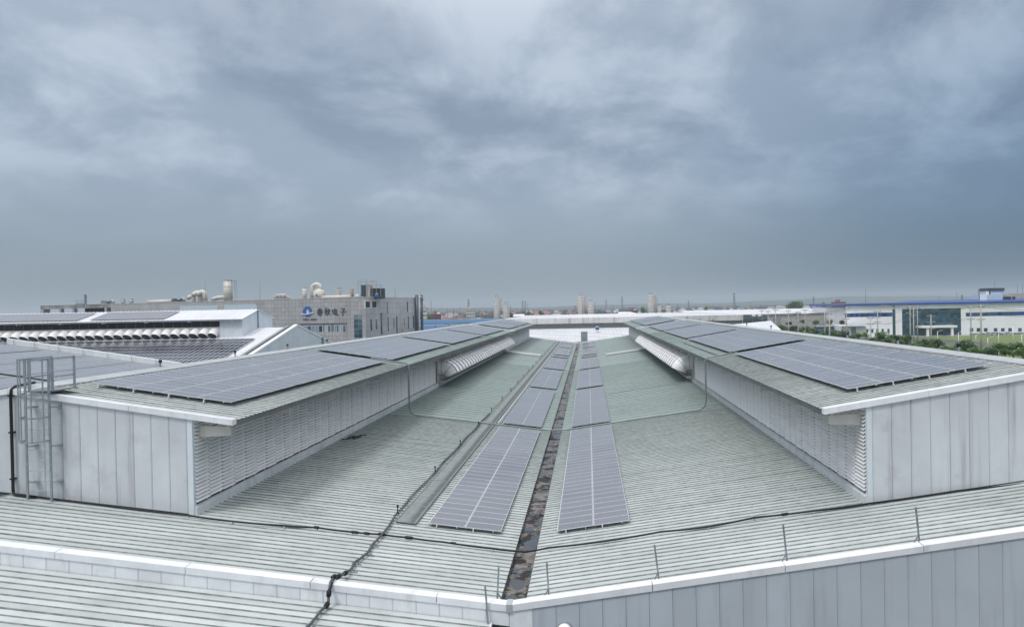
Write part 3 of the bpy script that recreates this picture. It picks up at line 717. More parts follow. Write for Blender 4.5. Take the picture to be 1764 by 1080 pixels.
# conduit over the whole valley
Y = 69.0
Cp = [(-18.6, Y - .3, mon_z(-1, 18.6) + .3), (-16.4, Y - .3, mon_z(-1, 16.4) + .2), (-15.1, Y, mon_z(-1, 15.1) + .18), (-14.85, Y, mon_z(-1, 15) - .05), (-14.85, Y, 2.75), (-14.75, Y, 2.35), (-14.3, Y, rz(14.3, .16)), (-.9, Y - .2, rz(.9, .18)), (.9, Y - .2, rz(.9, .18)), (14.6, Y, rz(14.6, .16)), (15.05, Y, 2.4), (15.2, Y, 2.9), (15.2, Y, 7.0), (15.4, Y, 7.28), (16.2, Y - .2, mon_z(1, 16.2) + .18), (18.4, Y - .3, mon_z(1, 18.4) + .2)]
cd = thing('conduit', 'grey conduit dropping from both monitor eaves and crossing the valley roof', 'conduit', (-14.8, Y, 2))
MB().tube(Cp, .085, 8).build('pipe', 'conduit', cd, True)
for x in (-13, -10.2, -7.8, -4, -2.5, 2.4, 4.4, 7.2, 9.8, 12.4): put('clip', clip_me, cd, local(cd, (x, Y - .05, rz(x, .05))), (0, 0, random.uniform(-.2, .2)))
mb = MB(); mb.box(15.45, 17.0, 70.8, 96, 0, 0.001) if False else None
tag(MB().beam((16.75, 71, mon_z(1, 16.75) + .13), (16.75, 96, mon_z(1, 16.75) + .13), .16, .10).build('cable_trunking', 'galv'), 'straight pale cable trunking along the right monitor eave beside the second array', 'cable trunking')
# expansion joint covers
def cover(x0, x1, y0, y1, lab):
    a, b = sorted((x0, x1))
    tag(MB().hexa([(a, y0, rz(a, .06)), (b, y0, rz(b, .06)), (b, y1, rz(b, .06)), (a, y1, rz(a, .06)), (a, y0, rz(a, .22)), (b, y0, rz(b, .22)), (b, y1, rz(b, .30)), (a, y1, rz(a, .30))]).build('joint_cover', 'ridge'), lab, 'roof cover')
cover(-16.8, -8.0, 162.2, 167.0, 'pale flat joint cover crossing the far left roof slope')
cover(7.6, 16.6, 162.5, 166.5, 'pale flat joint cover crossing the far right roof slope')
tag(MB().hexa([(6.0, 93, rz(6, .055)), (17.3, 93, rz(17.3, .055)), (17.3, 93.35, rz(17.3, .055)), (6, 93.35, rz(6, .055)), (6, 93, rz(6, .085)), (17.3, 93, rz(17.3, .085)), (17.3, 93.35, rz(17.3, .085)), (6, 93.35, rz(6, .085))]).build('lap_strip', 'ridge'), 'thin pale lap strip across the right roof slope below the cowls', 'strip')
# guard posts at the parapet
def guard_post(x, z0, h, y, lean, lab):
    t = thing('guard_post', lab, 'post', (x, y, z0), 'bare steel guard posts at the parapet')
    mb = MB(); mb.beam((0, 0, -.05), (lean, 0, h), .07, .012, upv=(0, 1, 0)); mb.beam((.03, 0, -.05), (.03 + lean, 0, h), .012, .07, upv=(0, 1, 0)) 
    put('upright', mb.mesh('upright', 'galv'), t, (0, 0, 0))
    q = MB().beam((-.35 if lean <= 0 else .35, .12, -.03), (lean * .33, .0, h * .36), .045, .045).mesh('strut', 'galv'); put('strut', q, t, (0, 0, 0))
    for k in range(4): put('eyelet', MB().box(-.02, .04, -.05, .02, 0, .03).mesh('eyelet', 'galv'), t, (lean * (.3 + .2 * k), 0, h * (.35 + .2 * k)))
    return t
guard_post(-.62, roof_z(.62) + .02, 1.75, 28.55, .12, 'steel guard post left of the gutter end with strut leaning left')
guard_post(1.60, roof_z(1.6) + .02, 1.75, 28.55, -.08, 'steel guard post just right of the gutter end')
guard_post(6.25, roof_z(6.25) + .02, 1.80, 28.55, -.2, 'second steel guard post right of the gutter behind the coping')
guard_post(11.6, roof_z(11.6) + .02, 1.85, 28.55, -.17, 'third steel guard post right of the gutter behind the coping')
guard_post(17.1, roof_z(17.1) + .02, 1.80, 28.55, -.16, 'rightmost steel guard post below the right monitor corner')
guard_post(-.78, -1.2, 2.6, 27.62, .16, 'steel guard post in front of the coping at the bottom centre').scale = (-1, 1, 1)
# small dome cap on the front wall bottom centre
dm = thing('vent_cap', 'round white vent cap low on the front wall beside the gutter corner', 'lamp', (2.25, 27.75, -.52))
mb = MB()
for k in range(5):
    a0, a1 = k * math.pi / 10, (k + 1) * math.pi / 10
    mb.tube([(0, -.06 - .26 * math.sin(a0), 0), (0, -.06 - .26 * math.sin(a1), 0)], [.30 * math.cos(a0), max(.01, .30 * math.cos(a1))], 16, cap=False)
put('dome', mb.mesh('dome', 'white', True), dm, (0, 0, 0))
put('base_plate', MB().tube([(0, .05, 0), (0, -.06, 0)], .34, 16).mesh('base_plate', 'galv'), dm, (0, 0, 0))
# ridge posts
def ridge_posts(s, ys, group, lab):
    me = MB().box(-.06, .06, -.05, .05, -.1, .30).box(-.09, .09, -.03, .09, .26, .48, 1).mesh('ridge_post', ['galv', 'black'])
    od = ['nearest', 'second', 'third', 'fourth', 'fifth', 'sixth', 'seventh', 'eighth', 'ninth', 'tenth', 'farthest']
    for i, y in enumerate(ys): tag(put('ridge_post', me, None, (s * RIDGE[s], y, mon_z(s, RIDGE[s]) + .12), (0, 0, random.uniform(-.5, .5))), od[-1 if i == len(ys) - 1 else i] + ' ' + lab, 'post', group)
ridge_posts(-1, [47.4, 57.6, 67.7, 78, 88, 99, 110, 122, 134, 147, 160], 'left ridge posts', 'short black-headed post on the ridge of the left roof monitor')
ridge_posts(1, [38.2, 45.6, 54.5, 65, 78, 92, 106, 120, 135, 150], 'right ridge posts', 'short black-headed post on the ridge of the right roof monitor')
# downpipe at the ridge of the left end wall
dp = thing('downpipe', 'black downpipe at the far left of the monitor end wall', 'pipe', (-26.4, 34.8, roof_z(26.4)))
MB().tube([(-26.3, 36.2, 9.15), (-26.35, 35.0, 9.08), (-26.4, 34.83, 8.95), (-26.42, 34.8, 8.7), (-26.42, 34.8, 3.7), (-26.3, 34.72, 3.55), (-25.2, 34.72, 3.4)], .07, 8).build('tube', 'black', dp, True)
for z in (8.6, 6.7, 4.3): MB().box(-26.52, -26.32, 34.7, 34.95, z, z + .07).build('clamp', 'black', dp)

# ------------------------------------------------------------------ caged ladder
ld = thing('caged_ladder', 'galvanised caged ladder up the left monitor end wall', 'ladder', (-24.85, 34.55, roof_z(24.85)))
xl, xr, yl = -25.45, -24.22, 34.55
zt = 10.55
for x in (xl, xr):
    MB().box(x - .05, x + .05, yl - .035, yl + .035, P * abs(x) - .05, zt).build('rail', 'galv', ld)
z = 3.75
while z < 8.9:
    MB().tube([(xl, yl, z), (xr, yl, z)], .02, 6).build('rung', 'galv', ld); z += .525
for z in (4.15, 6.0, 8.0):
    for x in (xl, xr): MB().box(x + .05, x + .32, yl - .02, yl + .40, z, z + .07).build('bracket', 'galv', ld)
hoop = [(xl, yl), (xl - .02, yl - .42), (xl + .35, yl - .72), (xr - .35, yl - .72), (xr + .02, yl - .42), (xr, yl)]
for z in (6.35, 7.55, 8.75, 10.5):
    mb = MB()
    for a, b in zip(hoop, hoop[1:]): mb.beam((*a, z), (*b, z), .02, .08)
    mb.build('cage_hoop', 'galv', ld)
for (x, y) in hoop[1:-1] + [(-24.83, yl - .72)]: MB().box(x - .025, x + .025, y - .02, y + .02, 6.3, 10.55).build('cage_bar', 'galv', ld)
plat_z = mon_z(-1, 25) + .15
MB().hexa([(xl - .05, yl + .1, plat_z), (xr + .1, yl + .1, plat_z), (xr + .1, yl + 1.9, plat_z), (xl - .05, yl + 1.9, plat_z), (xl - .05, yl + .1, plat_z + .06), (xr + .1, yl + .1, plat_z + .06), (xr + .1, yl + 1.9, plat_z + .06), (xl - .05, yl + 1.9, plat_z + .06)]).build('platform', 'tray', ld)
for x in (xl, xr):
    for y in (yl + .25, yl + 1.75): MB().box(x - .045, x + .045, y - .04, y + .04, plat_z, zt).build('guard_upright', 'galv', ld)
    for z in (zt - .04, plat_z + .75): MB().box(x - .025, x + .025, yl + .03, yl + 1.75, z - .03, z + .03).build('guard_rail', 'galv', ld)
# ------------------------------------------------------------------ left neighbours
# next bay of the same works: a wide monitor roof covered with arrays
def lbay_z(x): return 8.9 - .157 * (x + 80)
lb = thing('bay_roof', 'neighbouring factory roof at the left edge covered with pale solar arrays', 'roof', (-68, 80, GZ))
mb = MB()
for k in range(96): rib_strip(mb, 52 + k * .47, -55.5, -80, lbay_z(-55.5), lbay_z(-80))
stuff(mb.build('roof', ['roof_far', 'roof_rib_shade_far'], lb))
mb = MB(); mb.box(-80, -56.2, 52.2, 96.9, GZ, 3.9); mb.build('wall', 'wall', lb)
xs = [-55.2, -61.5, -67.8, -74, -80.2]
for a, b in zip(xs, xs[1:]):
    lo, hi = b + .02, a - .02
    MB().hexa([(lo, 97.0, lbay_z(lo) - .3), (hi, 97.0, lbay_z(hi) - .3), (hi, 97.6, lbay_z(hi) - .3), (lo, 97.6, lbay_z(lo) - .3), (lo, 97.0, lbay_z(lo) + .75), (hi, 97.0, lbay_z(hi) + .75), (hi, 97.6, lbay_z(hi) + .75), (lo, 97.6, lbay_z(lo) + .75)]).build('coping', 'coping', lb)
for k, x in enumerate([-58.5, -62, -65.5, -69, -72.5, -76, -79]):
    tag(put('edge_rod', MB().tube([(0, 0, -.5), (0, 0, .55)], .03, 5).box(-.02, .3, -.02, .02, -.5, -.46).mesh('edge_rod', 'galv'), None, (x, 96.8, lbay_z(x) + .6)), ['rightmost', 'second from right', 'third from right', 'middle', 'third from left', 'second from left', 'leftmost'][k] + ' thin steel rod on the white coping of the left neighbouring roof', 'rod', 'rods on the left coping')
def field(label, x_hi, z_hi, k, y0, rows, cols, mat='pv', towards_x=True, group='solar arrays on the left neighbouring roof'):
    t = thing('solar_array', label, 'solar array', (x_hi, y0, z_hi + .2), group, (0, math.atan(k), 0))
    W = cols * PL; mb = MB(); mb.box(0, W - .02, 0, rows * PWD - .02, 0, .034, 1)
    mb.face([(.004, .004, .0365), (W - .024, .004, .0365), (W - .024, rows * PWD - .024, .0365), (.004, rows * PWD - .024, .0365)], 0)
    stuff(put('panel_field', mb.mesh('panel_field', [mat, 'alu']), t, (0, 0, 0)))
nmx = ['leftmost', 'second from the left of the', 'second from the right of the', 'rightmost']
for i, x in enumerate([-79.4, -73.0, -66.8, -60.6]):
    field(['leftmost far', 'second leftmost far', 'third leftmost far', 'rightmost far'][i] + ' pale solar array on the neighbouring roof behind the ladder', x, lbay_z(x), .157, 76.2, 19, 2 if i == 3 else 3)
    field(['leftmost near', 'second leftmost near', 'third leftmost near', 'rightmost near'][i] + ' pale solar array on the neighbouring roof behind the ladder', x, lbay_z(x), .157, 54, 21, 2 if i == 3 else 3)

# factory whose ridge runs across, with a fan monitor
YR, ZR, KR, XE = 153.0, 9.4, 0.25, -62.0
nb = thing('fan_factory', 'white factory at left with dark solar slope and a row of round fan cowls', 'factory', (-110, YR, GZ))
mb = MB(); nrib = 150
for k in range(nrib):
    x = XE - 1.0 - k * .9; w = .9
    for y0, y1 in ((127, YR), (YR, 180)):
        z0, z1 = ZR - KR * abs(YR - y0), ZR - KR * abs(YR - y1)
        mb.face([(x, y0, z0), (x - w + .08, y0, z0), (x - w + .08, y1, z1), (x, y1, z1)])
        mb.face([(x - w + .08, y0, z0), (x - w + .06, y0, z0 + .08), (x - w + .06, y1, z1 + .08), (x - w + .08, y1, z1)]); mb.face([(x - w + .06, y0, z0 + .08), (x - w, y0, z0), (x - w, y1, z1), (x - w + .06, y1, z1 + .08)])
stuff(mb.build('roof', 'white_roof', nb))
# gable end wall in panels
def gz(y): return ZR + .55 - KR * abs(YR - y)
y = 128.0
gb = MB().hexa([(XE - .3, 127.2, GZ), (XE - .12, 127.2, GZ), (XE - .12, 179, GZ), (XE - .3, 179, GZ), (XE - .3, 127.2, 2), (XE - .12, 127.2, 2), (XE - .12, 179, 2), (XE - .3, 179, 2)]).build('gable_wall', 'seam', nb)
while y < 178.5:
    y1 = min(y + 1.0, YR if y < YR else 179); z0, z1 = gz(y), gz(y1)
    MB().hexa([(XE - .1, y + .02, GZ), (XE, y + .02, GZ), (XE, y1 - .02, GZ), (XE - .1, y1 - .02, GZ), (XE - .1, y + .02, z0), (XE, y + .02, z0), (XE, y1 - .02, z1), (XE - .1, y1 - .02, z1)]).build('wall_panel', 'gable', gb)
    y = y1
for y0, y1 in ((127.5, YR), (YR, 179)):
    z0, z1 = gz(y0), gz(y1)
    MB().hexa([(XE - .7, y0, z0 - .3), (XE + .12, y0, z0 - .3), (XE + .12, y1, z1 - .3), (XE - .7, y1, z1 - .3), (XE - .7, y0, z0 + .12), (XE + .12, y0, z0 + .12), (XE + .12, y1, z1 + .12), (XE - .7, y1, z1 + .12)]).build('gable_coping', 'coping', gb)
MB().box(XE + .02, XE + .35, 166.6, 167.1, GZ, gz(166.8)).build('downpipe', 'conduit', gb)
mb = MB(); mb.box(-200, XE - .3, 127.2, 127.4, GZ, ZR - KR * 26); mb.box(-200, XE - .3, 178.6, 178.9, GZ, ZR - KR * 26); mb.build('wall', 'wall', nb)
MB().beam((XE - 2.2, 128, ZR - KR * 25 + .25), (XE - 2.2, YR, ZR + .25), .7, .25).build('roof_walkway', 'tray', nb)
MB().tube([(XE - 1.6, 128, ZR - KR * 25 + .35), (XE - 1.6, YR, ZR + .35)], .06, 5).build('roof_pipe', 'black', nb)
# monitor on its ridge
XM, Y0M, Y1M = -71.0, 146.0, 160.0; ZE = 11.8; ZP = 13.6
mo = thing('fan_monitor', 'white monitor box above the dark solar slope with fan cowls along its side', 'roof monitor', (XM, YR, ZR))
MB().hexa([(-200, Y0M + .3, 6.6), (XM - .3, Y0M + .3, 6.6), (XM - .3, Y1M, 6.6), (-200, Y1M, 6.6), (-200, Y0M + .3, ZE - .1), (XM - .3, Y0M + .3, ZE - .1), (XM - .3, Y1M, ZE - .1), (-200, Y1M, ZE - .1)]).build('core_wall', 'dark', mo)
y = Y0M
while y < Y1M - .05:
    y1 = min(y + 1.0, Y1M); t = lambda q: ZP - (ZP - ZE) / 7 * abs(q - YR) - .05
    MB().hexa([(XM - .25, y + .02, 6.5), (XM, y + .02, 6.5), (XM, y1 - .02, 6.5), (XM - .25, y1 - .02, 6.5), (XM - .25, y + .02, t(y)), (XM, y + .02, t(y)), (XM, y1 - .02, t(y1)), (XM - .25, y1 - .02, t(y1))]).build('wall_panel', 'gable', mo)
    y = y1
for k in range(5):
    x = XM - .02 - k * .98; MB().box(x - .96, x, Y0M - .02, Y0M + .2, 6.5, ZE - .05).build('wall_panel', 'gable', mo)
MB().box(XM - .1, XM + .15, YR - .3, YR + .1, 8.9, ZP + .1).build('vent_pipe', 'conduit', mo)
xw = XM - 4.95
MB().box(-200, xw, Y0M, Y0M + .12, 6.5, 9.9).build('fan_wall', 'beige', mo)
MB().box(-200, xw, Y0M - .6, Y0M, 6.75, 7.0).build('ledge', 'concrete', mo)
mb = MB(); 
for k in range(60): mb.box(xw - k * 2.04 - .05, xw - k * 2.04, Y0M + .2, Y0M + .26, 9.9, ZE - .1)
stuff(mb.build('glazing_bar', 'conduit', mo))
cow = MB(); pth = [(0, .5, .12), (0, -.15, .0), (0, -.5, -.22), (0, -.95, -.72)]
cow.tube(pth, .90, 18, 0, cap=False); cow.tube([(0, -.90, -.665), (0, -.907, -.672)], .87, 18, 1)
cow = cow.mesh('fan_cowl', ['cowl', 'dark'], True)
for k in range(26): put('fan_cowl', cow, mo, local(mo, (xw - 1.15 - k * 2.04, Y0M, 8.75 + random.uniform(-.02, .02))))
for y0, y1, z0, z1 in ((Y0M - .9, YR, ZE - .3, ZP), (YR, Y1M + .9, ZP, ZE - .3)):
    mb = MB(); 
    for k in range(150):
        x = XM + .35 - k * .9
        mb.face([(x, y0, z0), (x - .82, y0, z0), (x - .82, y1, z1), (x, y1, z1)]); mb.face([(x - .82, y0, z0), (x - .86, y0, z0 + .09), (x - .86, y1, z1 + .09), (x - .82, y1, z1)]); mb.face([(x - .86, y0, z0 + .09), (x - .9, y0, z0), (x - .9, y1, z1), (x - .86, y1, z1 + .09)])
    stuff(mb.build('roof', 'white_roof', mo))
MB().hexa([(-200, Y0M - .85, ZE - .62), (XM + .3, Y0M - .85, ZE - .62), (XM + .3, Y0M - .72, ZE - .62), (-200, Y0M - .72, ZE - .62), (-200, Y0M - .85, ZE - .31), (XM + .3, Y0M - .85, ZE - .31), (XM + .3, Y0M - .72, ZE - .31), (-200, Y0M - .72, ZE - .31)]).build('eave_gutter', 'galv', mo)
for k in range(8): put('eave_bracket', MB().box(-.15, .15, -.5, .6, -.35, 0).mesh('eave_bracket', 'coping'), mo, local(mo, (XM - 2 - 9.3 * k, Y0M - .3, ZE - .42)))
def yfield(label, x0, x1, yb, zb, k, rows, mat):
    """array on a slope that rises away from the camera (along Y)"""
    th = math.atan(k); n = int((x1 - x0) / PWD)
    t = thing('solar_array', label, 'solar array', (x0, yb, zb + .22), 'solar arrays on the fan factory', (0, 0, 0))
    t.rotation_euler = Matrix.Rotation(th, 3, 'X').to_euler()
    mb = MB(); W = n * PWD; Hh = rows * PL
    # local x of the pattern is the long side, so the sheet itself is turned a quarter
    mb.box(0, Hh - .02, 0, W - .02, 0, .034, 1); mb.face([(.004, .004, .037), (Hh - .024, .004, .037), (Hh - .024, W - .024, .037), (.004, W - .024, .037)], 0)
    o = stuff(put('panel_field', mb.mesh('panel_field', [mat, 'alu']), t, (W, 0, 0), (0, 0, math.pi / 2)))
yfield('large dark navy solar field on the slope below the fan cowls', -140, -66.2, 128.2, ZR - KR * (YR - 128.2), KR, 8, 'pv_dark')
KM = (ZP - ZE + .3) / 7.9
yfield('pale solar array on the fan monitor roof, the right one', -104, -87.5, Y0M - .2, ZE - .3 + KM * .7, KM, 3, 'pv')
yfield('pale solar array on the fan monitor roof, the left one', -138, -106, Y0M - .2, ZE - .3 + KM * .7, KM, 3, 'pv')

# ------------------------------------------------------------------ tiled works building with the sign
YA = 247.0
A = at(629, 512, YA); ZTOP = A.z
uu = Vector((-.956, .294, 0)).normalized(); vv = Vector((.294, .956, 0)).normalized()
ob = thing('works_building', 'grey tiled works building with blue round logo and dark Chinese lettering', 'building', (A.x, A.y, GZ), rot=(0, 0, 0))
def OB(u, v, z): p = Vector((A.x, A.y, 0)) + uu * u + vv * v; return (p.x, p.y, z)
def obox(mb, u0, u1, v0, v1, z0, z1, mi=0):
    return mb.hexa([OB(u1, v0, z0), OB(u0, v0, z0), OB(u0, v1, z0), OB(u1, v1, z0), OB(u1, v0, z1), OB(u0, v0, z1), OB(u0, v1, z1), OB(u1, v1, z1)], mi)
def U(px):   # distance along the front from the corner for a photo column
    d = fw + rt * ((px - PW / 2 - SHX) / F)
    # C + t d = A + uu u (in plan)
    det = d.x * (-uu.y) - d.y * (-uu.x)
    bx, by = A.x - CAM.x, A.y - CAM.y
    return (d.x * by - d.y * bx) / det
def ZU(px, py):
    u = U(px); p = Vector(OB(u, 0, 0)); return at(px, py, p.y).z
def V(px):
    d = fw + rt * ((px - PW / 2 - SHX) / F)
    det = d.x * (-vv.y) - d.y * (-vv.x); bx, by = A.x - CAM.x, A.y - CAM.y
    return (d.x * by - d.y * bx) / det
UL = U(70); UT = U(448); VR = V(716)
core = MB(); obox(core, .2, UT + 2, .2, VR, GZ, ZTOP - .1); obox(core, UT, UL - .2, .2, 22, GZ, ZTOP - 4.4)
core.build('core_wall', 'grout', ob)
zwin0, zwin1 = ZU(560, 572), ZU(560, 561)
wins = [(U(a), U(b)) for a, b in ((522, 555), (559, 569), (575, 583), (585, 595), (508, 518))]
gl0, gl1 = U(609), U(624); glz0, glz1 = ZU(616, 590), ZU(616, 542)
# tiles of the front, the near right corner and the long wing
tw, tht = 1.62, 1.55
me_tile = MB().box(-tw / 2 + .035, tw / 2 - .035, 0, .16, 0, tht - .07).mesh('wall_tile', 'tile')
ang = math.atan2(-uu.y, -uu.x)      # local x runs towards the corner, local y into the wall
ntile = 0; rest = MB()
def put_tile(u, z, single=True):
    global ntile
    if single and ntile < 300:
        p = OB(u, 0, z); put('wall_tile', me_tile, ob, (p[0] - A.x, p[1] - A.y, z - GZ), (0, 0, ang)); ntile += 1
    else: obox(rest, u - tw / 2 + .035, u + tw / 2 - .035, 0, .16, z, z + tht - .07)
rows_z = [ZTOP - tht * (k + 1) for k in range(int((ZTOP - GZ) / tht))]
zb0, zb1 = ZTOP - 1.55 * 3.9, ZTOP - 1.55 * 1.15       # pale blue band of the wing
for z in rows_z:
    u = tw / 2
    while u < UL - 1:
        hole = False
        if z + tht > zwin0 + .3 and z < zwin1 - .3 and any(a2 - .3 < u < b2 + .3 for (b2, a2) in [(max(w), min(w)) for w in wins]): hole = True
        if glz0 - .5 < z + tht / 2 < glz1 + .5 and min(gl0, gl1) - .4 < u < max(gl0, gl1) + .4: hole = True
        if u > UT + .5 and zb0 - .4 < z + tht / 2 < zb1 + .4 and any(a < u < b for a, b in ((UT + 1.5, UT + 17), (UT + 20, UT + 40))): hole = True
        if u > U(190) and z < ZTOP - tht * 1.2 and z > ZTOP - 5.5: hole = True
        if not hole and z > -1: put_tile(u, z, u < UT + 8)
        elif not hole: put_tile(u, z, False)
        u += tw
stuff(rest.build('distant_tiles', 'tile', ob))
# windows, glazed stair, blue band, openings
for (a, b) in wins:
    lo, hi = min(a, b), max(a, b); n = max(2, int((hi - lo) / 1.5)); 
    fr = obox(MB(), lo - .1, hi + .1, .08, .3, zwin0 - .1, zwin1 + .1).build('window', 'white', ob)
    for k in range(n):
        q0 = lo + (hi - lo) * k / n; q1 = lo + (hi - lo) * (k + 1) / n
        obox(MB(), q0 + .08, q1 - .08, .03, .12, zwin0, zwin1).build('pane', 'glass_pale' if (k % 3) else 'glass', fr)
lo, hi = min(gl0, gl1), max(gl0, gl1)
fr = obox(MB(), lo - .15, hi + .15, .06, .3, glz0 - .15, glz1 + .15).build('stair_glazing', 'galv', ob)
for i in range(2):
    for j in range(6):
        q0 = lo + (hi - lo) * i / 2; zz = glz0 + (glz1 - glz0) * j / 6; zz1 = glz0 + (glz1 - glz0) * (j + 1) / 6
        obox(MB(), q0 + .08, q0 + (hi - lo) / 2 - .08, .0, .12, zz + .07, zz1 - .07).build('pane', 'glass_pale' if j in (0, 5) else 'glass', fr)
for a, b in ((UT + 1.5, UT + 17), (UT + 20, UT + 40)):
    pb = obox(MB(), a, b, .1, .3, zb0, zb1).build('blue_band', 'pale_blue', ob)
    for f in (.12, .62): obox(MB(), a + (b - a) * f, a + (b - a) * f + 2.6, -.3, .1, zb0 + .3, zb0 + 1.5).build('air_unit', 'concrete', pb)
# open frame at the far left end of the wing
mb = MB(); obox(mb, UL - 1.6, UL, 0, 3, GZ, ZTOP); obox(mb, U(190), UL, 0, 3, ZTOP - 1.5, ZTOP)
for px in (103, 126, 182): obox(mb, U(px) - .6, U(px) + .6, 0, 1.5, ZTOP - 5.5, ZTOP - 1.4)
mb.build('open_frame', 'tile', ob)
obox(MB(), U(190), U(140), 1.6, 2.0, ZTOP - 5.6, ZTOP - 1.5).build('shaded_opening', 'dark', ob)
# right flank: tall slabs with slit windows and pipes
me = MB()
sl = obox(MB(), 0, -.001, 0, VR, GZ, GZ + .01)
nv = 12
flank = MB()
for k in range(nv):
    v0, v1 = VR * k / nv, VR * (k + 1) / nv
    z = -1.0
    while z < ZTOP - .2:
        z1 = min(z + 2.1, ZTOP)
        p = [OB(-.05, v0 + .04, z + .03), OB(-.05, v1 - .04, z + .03), OB(.15, v1 - .04, z + .03), OB(.15, v0 + .04, z + .03)]
        q = [(a, b, z1 - .03) for a, b, c in p]
        MB().hexa(p + q).build('flank_panel', 'tile', ob); z = z1
def vbox(mb, v0, v1, o, z0, z1, mi=0):
    p = [OB(-o, v0, z0), OB(-o, v1, z0), OB(.1, v1, z0), OB(.1, v0, z0)]; return mb.hexa(p + [(a, b, z1) for a, b, c in p], mi)
def ZV(px, py): p = Vector(OB(0, V(px), 0)); return at(px, py, p.y).z
for px, y0, y1, w in ((656.5, 539, 580, 1.0), (667, 520, 541, .5), (668, 546, 571, .6), (678, 548, 565, .45), (683, 545, 577, .8), (696, 548, 562, .4), (702, 520, 537, .7), (703, 545, 566, .7), (639, 550, 569, .9), (648, 550, 567, .9), (712, 544, 565, 1.0)):
    v = V(px); vbox(MB(), v - w / 2, v + w / 2, .09, ZV(px, y1), ZV(px, y0)).build('slit_window', 'glass', ob)
for px, y0, y1 in ((629.5, 519, 530), (641, 519, 530)):
    v = V(px); wv = V(px + 7.5); fr = vbox(MB(), v - .2, wv + .2, .1, ZV(px, y1) - .2, ZV(px, y0) + .2).build('window', 'white', ob)
    vbox(MB(), v, wv, .14, ZV(px, y1), ZV(px, y0)).build('pane', 'dark', fr)
for px, r, m in ((715.5, .7, 'letter'), (726, .55, 'letter'), (719, .3, 'cream_pipe')):
    v = V(px) if px < 717 else VR + (px - 716) * .35; p = OB(-.8, v, 0); MB().tube([(p[0], p[1], GZ), (p[0], p[1], ZV(714, 508 if px != 719 else 514))], r, 8).build('wall_pipe', m, ob, True)
MB().tube([OB(-.8, VR, ZTOP + .3), OB(-.8, VR + 4, ZTOP + .4), OB(-1.2, VR + 4.5, ZTOP - 1)], .35, 8).build('bend_pipe', 'cream_pipe', ob, True)
# roof edge
edge = MB(); obox(edge, -.2, UT + .2, -.15, .5, ZTOP, ZTOP + .25); obox(edge, UT, UL, -.15, .4, ZTOP, ZTOP + .2); obox(edge, -.2, .4, -.15, VR, ZTOP, ZTOP + .25)
edge.build('roof_edge', 'cream_pipe', ob)
# sign: logo and four characters, each stroke raised from the wall
sg = thing('wall_sign', 'blue round logo with white swoosh beside four dark Chinese characters on the tiled wall', 'sign', OB(U(560), -.2, ZU(560, 545)))
def sgbox(mb, u0, z0, u1, z1, w, mi=0, off=-.12):
    a = Vector(OB(u0, off, z0)); b = Vector(OB(u1, off, z1)); mb.beam(a, b, w, .18, mi, upv=vv)
def glyph(pxc, strokes, sz):
    uc, zc = U(pxc), ZU(pxc, 537); mb = MB()
    for k, (x0, y0, x1, y1) in enumerate(strokes):
        sgbox(mb, uc - (x0 - .5) * sz, zc + (.5 - y0) * sz, uc - (x1 - .5) * sz, zc + (.5 - y1) * sz, sz * .085, 0, -.12 - .006 * k)
    mb.build('character', 'letter', sg)
SZ = 2.75
glyph(551.5, [(.15, .14, .85, .14), (.2, .27, .8, .27), (.05, .40, .95, .40), (.5, .0, .42, .40), (.42, .40, .05, .70), (.52, .40, .95, .66), (.3, .58, .7, .58), (.3, .58, .3, 1.0), (.7, .58, .7, 1.0), (.3, .78, .7, .78), (.3, .98, .7, .98)], SZ)
glyph(564.5, [(.1, .12, .45, .03), (.02, .32, .5, .32), (.27, .08, .27, 1.0), (.27, .36, .04, .68), (.27, .36, .48, .58), (.72, .05, .70, .5), (.70, .5, .45, .98), (.70, .48, .97, .95), (.55, .25, .58, .48), (.93, .2, .82, .45)], SZ)
glyph(577, [(.15, .22, .85, .22), (.15, .22, .15, .72), (.85, .22, .85, .72), (.15, .47, .85, .47), (.15, .72, .85, .72), (.5, .02, .5, .88), (.5, .9, .98, .9), (.97, .9, .97, .76)], SZ)
glyph(591, [(.2, .06, .82, .06), (.82, .06, .52, .32), (.52, .32, .52, .95), (.52, .96, .34, .88), (.04, .5, .97, .5)], SZ)
lu, lz, lr = U(530), ZU(530, 537), 2.05
mb = MB(); n = 28; ring = [Vector(OB(lu - math.cos(2 * math.pi * j / n) * lr, -.10, lz + math.sin(2 * math.pi * j / n) * lr)) for j in range(n)]
inn = [Vector(OB(lu - (.05 + math.cos(2 * math.pi * j / n) * .42) * lr, -.10, lz + (.02 + math.sin(2 * math.pi * j / n) * .46) * lr)) for j in range(n)]
for j in range(n): mb.face([ring[j], ring[(j + 1) % n], inn[(j + 1) % n], inn[j]])
back = vv * .12
for j in range(n): mb.face([ring[j], ring[(j + 1) % n], ring[(j + 1) % n] + back, ring[j] + back])
mb.build('logo_disc', 'logo', sg)
mb = MB(); 
for j in range(8): 
    t0, t1 = j / 8, (j + 1) / 8; f = lambda t: (lu - (-1.35 + 2.7 * t) * lr, lz - (.42 + .16 * math.sin(t * math.pi) - .30 * t) * lr)
    sgbox(mb, *f(t0), *f(t1), .30, 0, -.2)
sgbox(mb, lu - .1 * lr, lz - .3 * lr, lu - .05 * lr, lz + .25 * lr, .55, 0, -.16)
mb.build('logo_swoosh', 'white', sg)
mb = MB()
for j in range(9):
    if j == 4: continue
    uc = lu + 2.2 - j * .66 - .3; zc = lz - 2.75
    sgbox(mb, uc, zc, uc - .45, zc, .12); sgbox(mb, uc, zc - .3, uc - .45, zc - .3, .12); sgbox(mb, uc - .22, zc + .2, uc - .22, zc - .45, .12, 0, -.126)
mb.build('small_lettering', 'letter', sg)

